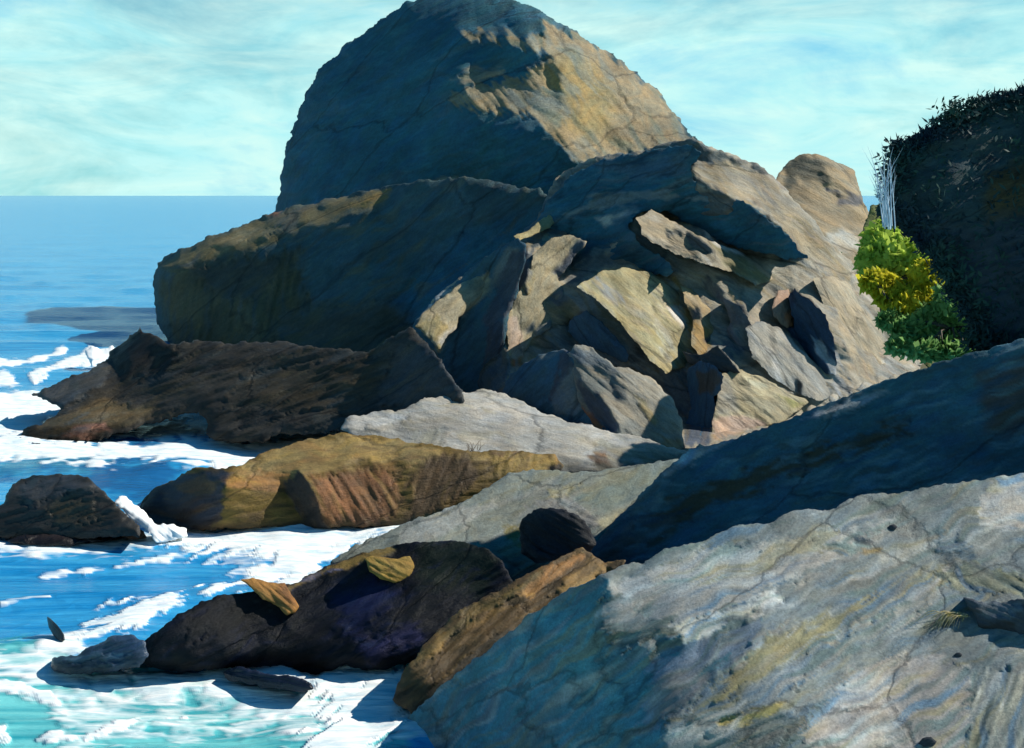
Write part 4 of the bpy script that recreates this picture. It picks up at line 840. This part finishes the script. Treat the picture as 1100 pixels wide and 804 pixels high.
def sea():
    rows = np.concatenate([[HY + .25], HY + .6 * 1.18 ** np.arange(0, 12), np.arange(HY + 5, 960, 1.9)])
    rows = np.unique(np.round(rows, 3)); cols = np.concatenate([np.arange(-700, -20, 12), np.arange(-20, 800, 2.1), np.arange(800, 2000, 24)])
    X, Y = np.meshgrid(cols, rows); D = F * H / (Y - HY)
    wx, wy = D * (X - CX) / F, D
    foam = np.zeros(X.shape); turq = np.zeros(X.shape); deep = np.zeros(X.shape); dull = np.zeros(X.shape)
    def add(arr, p, f, v, ang=8, rag=8, seed=0, st=(40, 9)):
        qx, qy = rot(X, Y, ang)
        d = sdf(p, X, Y) + rag * (1.3 * noise(qx / st[0], qy / st[1], 400 + seed) + .9 * noise(qx / st[0] * 2.7, qy / st[1] * 2.7, 430 + seed))
        np.maximum(arr, v * sstep(-f, f, d), out=arr)
    S = 0
    for p, f, v, ang, rag in [
        # surf round the ledge point and up its far side
        ([(-20,388),(30,384),(70,374),(72,379),(30,392),(-20,398)], 2, 1, 9, 4),
        ([(28,402),(60,388),(90,378),(100,372),(106,376),(122,374),(124,380),(100,392),(84,396),(60,396),(36,408)], 2, 1, 18, 3),
        ([(-20,402),(10,400),(20,410),(-20,416)], 3, .8, 10, 5),
        ([(-20,425),(20,418),(60,424),(72,440),(60,452),(30,462),(20,470),(-20,470)], 5, 1, 15, 8),
        ([(-20,468),(30,470),(70,476),(110,474),(160,474),(200,468),(230,474),(280,472),(340,462),(400,456),(380,470),(330,476),(296,486),(276,500),(230,504),(200,502),(160,494),(110,498),(60,496),(-20,496)], 5, 1, 6, 9),
        ([(105,466),(150,462),(200,452),(214,446),(180,460),(140,470)], 3, .55, 20, 6),
        # round the islet and the channel
        ([(-20,582),(30,586),(80,588),(130,580),(160,578),(150,584),(100,590),(40,592),(-20,590)], 2, .95, 4, 4),
        ([(150,574),(220,572),(300,568),(380,566),(440,562),(430,576),(390,588),(350,604),(310,622),(262,628),(230,642),(214,640),(250,618),(290,600),(250,596),(200,590),(160,584)], 5, 1, 20, 9),
        ([(230,600),(300,580),(340,576),(320,600),(270,616)], 8, .5, 18, 14),
        ([(40,614),(110,606),(200,596),(204,598),(110,611),(44,618)], 1, .6, 8, 2.5),
        ([(0,645),(54,641),(54,643),(0,648)], 1, .7, 5, 1.5),
        ([(90,664),(140,650),(200,644),(180,660),(150,680),(120,682),(80,688),(76,682),(110,672)], 4, .95, 16, 9),
        # bottom turquoise swirls
        ([(-20,726),(20,730),(60,742),(90,742),(60,748),(20,742),(-20,736)], 2, .9, -8, 4),
        ([(60,780),(90,782),(120,772),(150,764),(200,760),(150,768),(110,782),(70,786),(40,786)], 2, .9, 8, 4),
        ([(80,724),(140,724),(200,728),(150,732),(90,730)], 2, .6, 0, 5),
        ([(-20,762),(6,768),(10,784),(-20,790)], 3, .9, 40, 4),
        ([(336,730),(350,722),(380,716),(392,726),(430,724),(438,740),(436,764),(424,784),(410,804),(395,850),(300,850),(330,800),(350,775),(346,752)], 6, 1, 30, 14),
        ([(180,736),(240,740),(300,744),(340,738),(330,746),(260,750),(190,742)], 3, .6, 2, 6),
    ]:
        S += 3; add(foam, p, f, v, ang, rag, S)
    lines = noise(wx / 9 + 2 * noise(wx / 14, wy / 5, 3), wy / .8, 91)
    add(foam, [(60,742),(160,736),(260,752),(360,770),(330,792),(240,776),(150,790),(60,800)], 10, .42, -4, 14, 90)
    add(foam, [(-20,700),(60,698),(140,724),(90,736),(-20,722)], 8, .40, -4, 10, 91)
    add(foam, [(230,500),(300,486),(380,462),(380,470),(300,496),(240,512)], 5, .9, 14, 8, 92)
    add(turq, [(-700,692),(60,688),(90,716),(200,724),(340,738),(440,724),(440,900),(-700,900)], 6, 1, 3, 9, 70)
    add(turq, [(-20,480),(130,480),(110,505),(-20,510)], 8, .3, 3, 8, 71)
    add(deep, [(-40,500),(60,490),(200,500),(180,540),(110,530),(60,505),(-40,520)], 10, .8, 8, 10, 72)
    add(deep, [(105,472),(200,446),(218,446),(214,462),(160,474)], 4, 1., 20, 6, 73)
    near = sstep(330, 420, Y)
    foam += turq * .50 * sstep(.15, .75, lines) + near * .28 * sstep(.4, .9, lines)
    tp = np.array(TIDE); tp = tp[np.unique(np.round(tp / .3).astype(int), axis=0, return_index=True)[1]]
    zone = (Y > 340) & (X > -40) & (X < 820); dist = np.full(zone.sum(), 99.); zx, zy = wx[zone], wy[zone]
    for a_, b_ in tp: dist = np.minimum(dist, (zx - a_) ** 2 + (zy - b_) ** 2)
    dist = np.sqrt(dist) + .45 * noise(zx / .9, zy / .5, 77) + .25 * noise(zx / .3, zy / .2, 78)
    fz = foam[zone]; foam[zone] = np.maximum(fz, .86 * sstep(.75, .1, dist))
    foam *= .93 + .26 * noise(wx / 1.6 + noise(wx, wy, 31), wy / .55, 33) + .16 * noise(wx / .5, wy / .25, 34)
    sw = fbm(wx / 9 + .3 * noise(wx / 5, wy / 5, 2), wy / 3.4, 7, 4)
    Z = np.where(D < 400, .20 * sw, 0) + .03 * foam * (1 + noise(wx * .8, wy * .8, 8)) + .05 * turq * noise(wx / 3, wy / .55, 9)
    Z *= np.clip(120 / D, 0, 1)
    I = np.arange(X.size).reshape(X.shape)
    f = np.stack([I[:-1, :-1], I[1:, :-1], I[1:, 1:], I[:-1, 1:]], -1).reshape(-1, 4)
    m = bpy.data.materials.new('sea_water'); m.use_nodes = True; nt = m.node_tree; bs = nt.nodes['Principled BSDF']
    A = lambda n: N(nt, 'ShaderNodeAttribute', attribute_name=n).outputs['Fac']
    tc = N(nt, 'ShaderNodeTexCoord')
    def nz(sx, sy, rz, det=5., dist=.5):
        q = N(nt, 'ShaderNodeMapping'); q.inputs['Rotation'].default_value = (0, 0, math.radians(rz)); q.inputs['Scale'].default_value = (sx, sy, 1)
        nt.links.new(tc.outputs['Object'], q.inputs[0])
        n = N(nt, 'ShaderNodeTexNoise', i_Scale=1., i_Detail=det, i_Roughness=.62, i_Distortion=dist); nt.links.new(q.outputs[0], n.inputs['Vector']); return n.outputs[0]
    n_str, n_big, n_fine = nz(.35, 3.2, -6), nz(.05, .22, -4), nz(1.2, 6., -10)
    c = mixc(nt, maprange(nt, n_big, .35, .65), (.010, .21, .50), (.022, .31, .62))
    c = mixc(nt, maprange(nt, n_str, .4, .68), c, (.055, .38, .68))
    c = mixc(nt, A('deep'), c, (.010, .075, .24))
    tq = mixc(nt, maprange(nt, n_str, .36, .62), (.02, .30, .37), (.16, .58, .60))
    c = mixc(nt, A('turq'), c, tq)
    a = N(nt, 'ShaderNodeMath', operation='MULTIPLY_ADD'); nt.links.new(n_fine, a.inputs[0]); a.inputs[1].default_value = .7; nt.links.new(A('foam'), a.inputs[2])
    vq = N(nt, 'ShaderNodeMapping'); vq.inputs['Scale'].default_value = (1.1, 3.2, 1); nt.links.new(tc.outputs['Object'], vq.inputs[0])
    dw = N(nt, 'ShaderNodeMix', data_type='VECTOR'); dw.inputs[0].default_value = .35; nt.links.new(vq.outputs[0], dw.inputs[4])
    dn = N(nt, 'ShaderNodeTexNoise', i_Scale=1.3, i_Detail=3.); nt.links.new(vq.outputs[0], dn.inputs['Vector']); nt.links.new(dn.outputs['Color'], dw.inputs[5])
    vo = N(nt, 'ShaderNodeTexVoronoi', feature='DISTANCE_TO_EDGE', i_Scale=1.6); nt.links.new(dw.outputs[1], vo.inputs['Vector'])
    a2 = N(nt, 'ShaderNodeMath', operation='MULTIPLY_ADD'); nt.links.new(maprange(nt, vo.outputs['Distance'], 0., .28, .10, -.16), a2.inputs[0]); a2.inputs[1].default_value = 1.; nt.links.new(a.outputs[0], a2.inputs[2]); a = a2
    ff = maprange(nt, a.outputs[0], .52, 1.0)
    c = mixc(nt, ff, c, mixc(nt, maprange(nt, n_fine, .32, .6), (.50, .68, .76), (.88, .89, .88)))
    nt.links.new(c, bs.inputs['Base Color'])
    nt.links.new(maprange(nt, ff, 0, 1, .20, .75), bs.inputs['Roughness']); bs.inputs['Specular IOR Level'].default_value = .5
    b = N(nt, 'ShaderNodeBump', i_Strength=.38, i_Distance=.16); nt.links.new(a.outputs[0], b.inputs['Height']); nt.links.new(b.outputs[0], bs.inputs['Normal'])
    o = mesh_obj('sea', np.stack([wx, wy, Z], -1).reshape(-1, 3), f, m, origin=np.zeros(3),
                 attrs={'foam': np.clip(foam, 0, 1).ravel(), 'turq': turq.ravel(), 'deep': deep.ravel()})
    tag(o, kind='structure')
sea()

M_FOAM = plain_mat('foam_white', (.78, .82, .84), (.88, .9, .9), .7, 3.)
rock('wave_splash', 'white splash of foam pouring between the islet and the weedy ledge', 'splash',
     [(122,541),(128,533),(136,535),(144,541),(158,552),(168,564),(184,563),(200,568),(202,576),(184,582),(166,582),(160,572),(150,564),(140,556),(134,549)],
     [(128,538,30.4),(165,566,29),(195,576,28.6)], (.25,-.6,.7), (.8,.8,.8), [], ang=-40, T=.8, R=12, rim=5, seed=401, mat=M_FOAM, facet=.22, fs=(16,9), step=1.2, rough=1.6)
rock('wave_crest', 'small curling white crest breaking against the seaward end of the low ledge', 'splash',
     [(92,386),(90,376),(98,371),(104,373),(108,378),(120,374),(126,380),(110,390),(98,394)],
     [(95,385,56),(118,380,57)], (.25,-.6,.7), (.8,.8,.8), [], ang=20, T=1.2, R=10, rim=4, seed=403, mat=M_FOAM, facet=.22, fs=(16,9), step=1.2, rough=1.6)
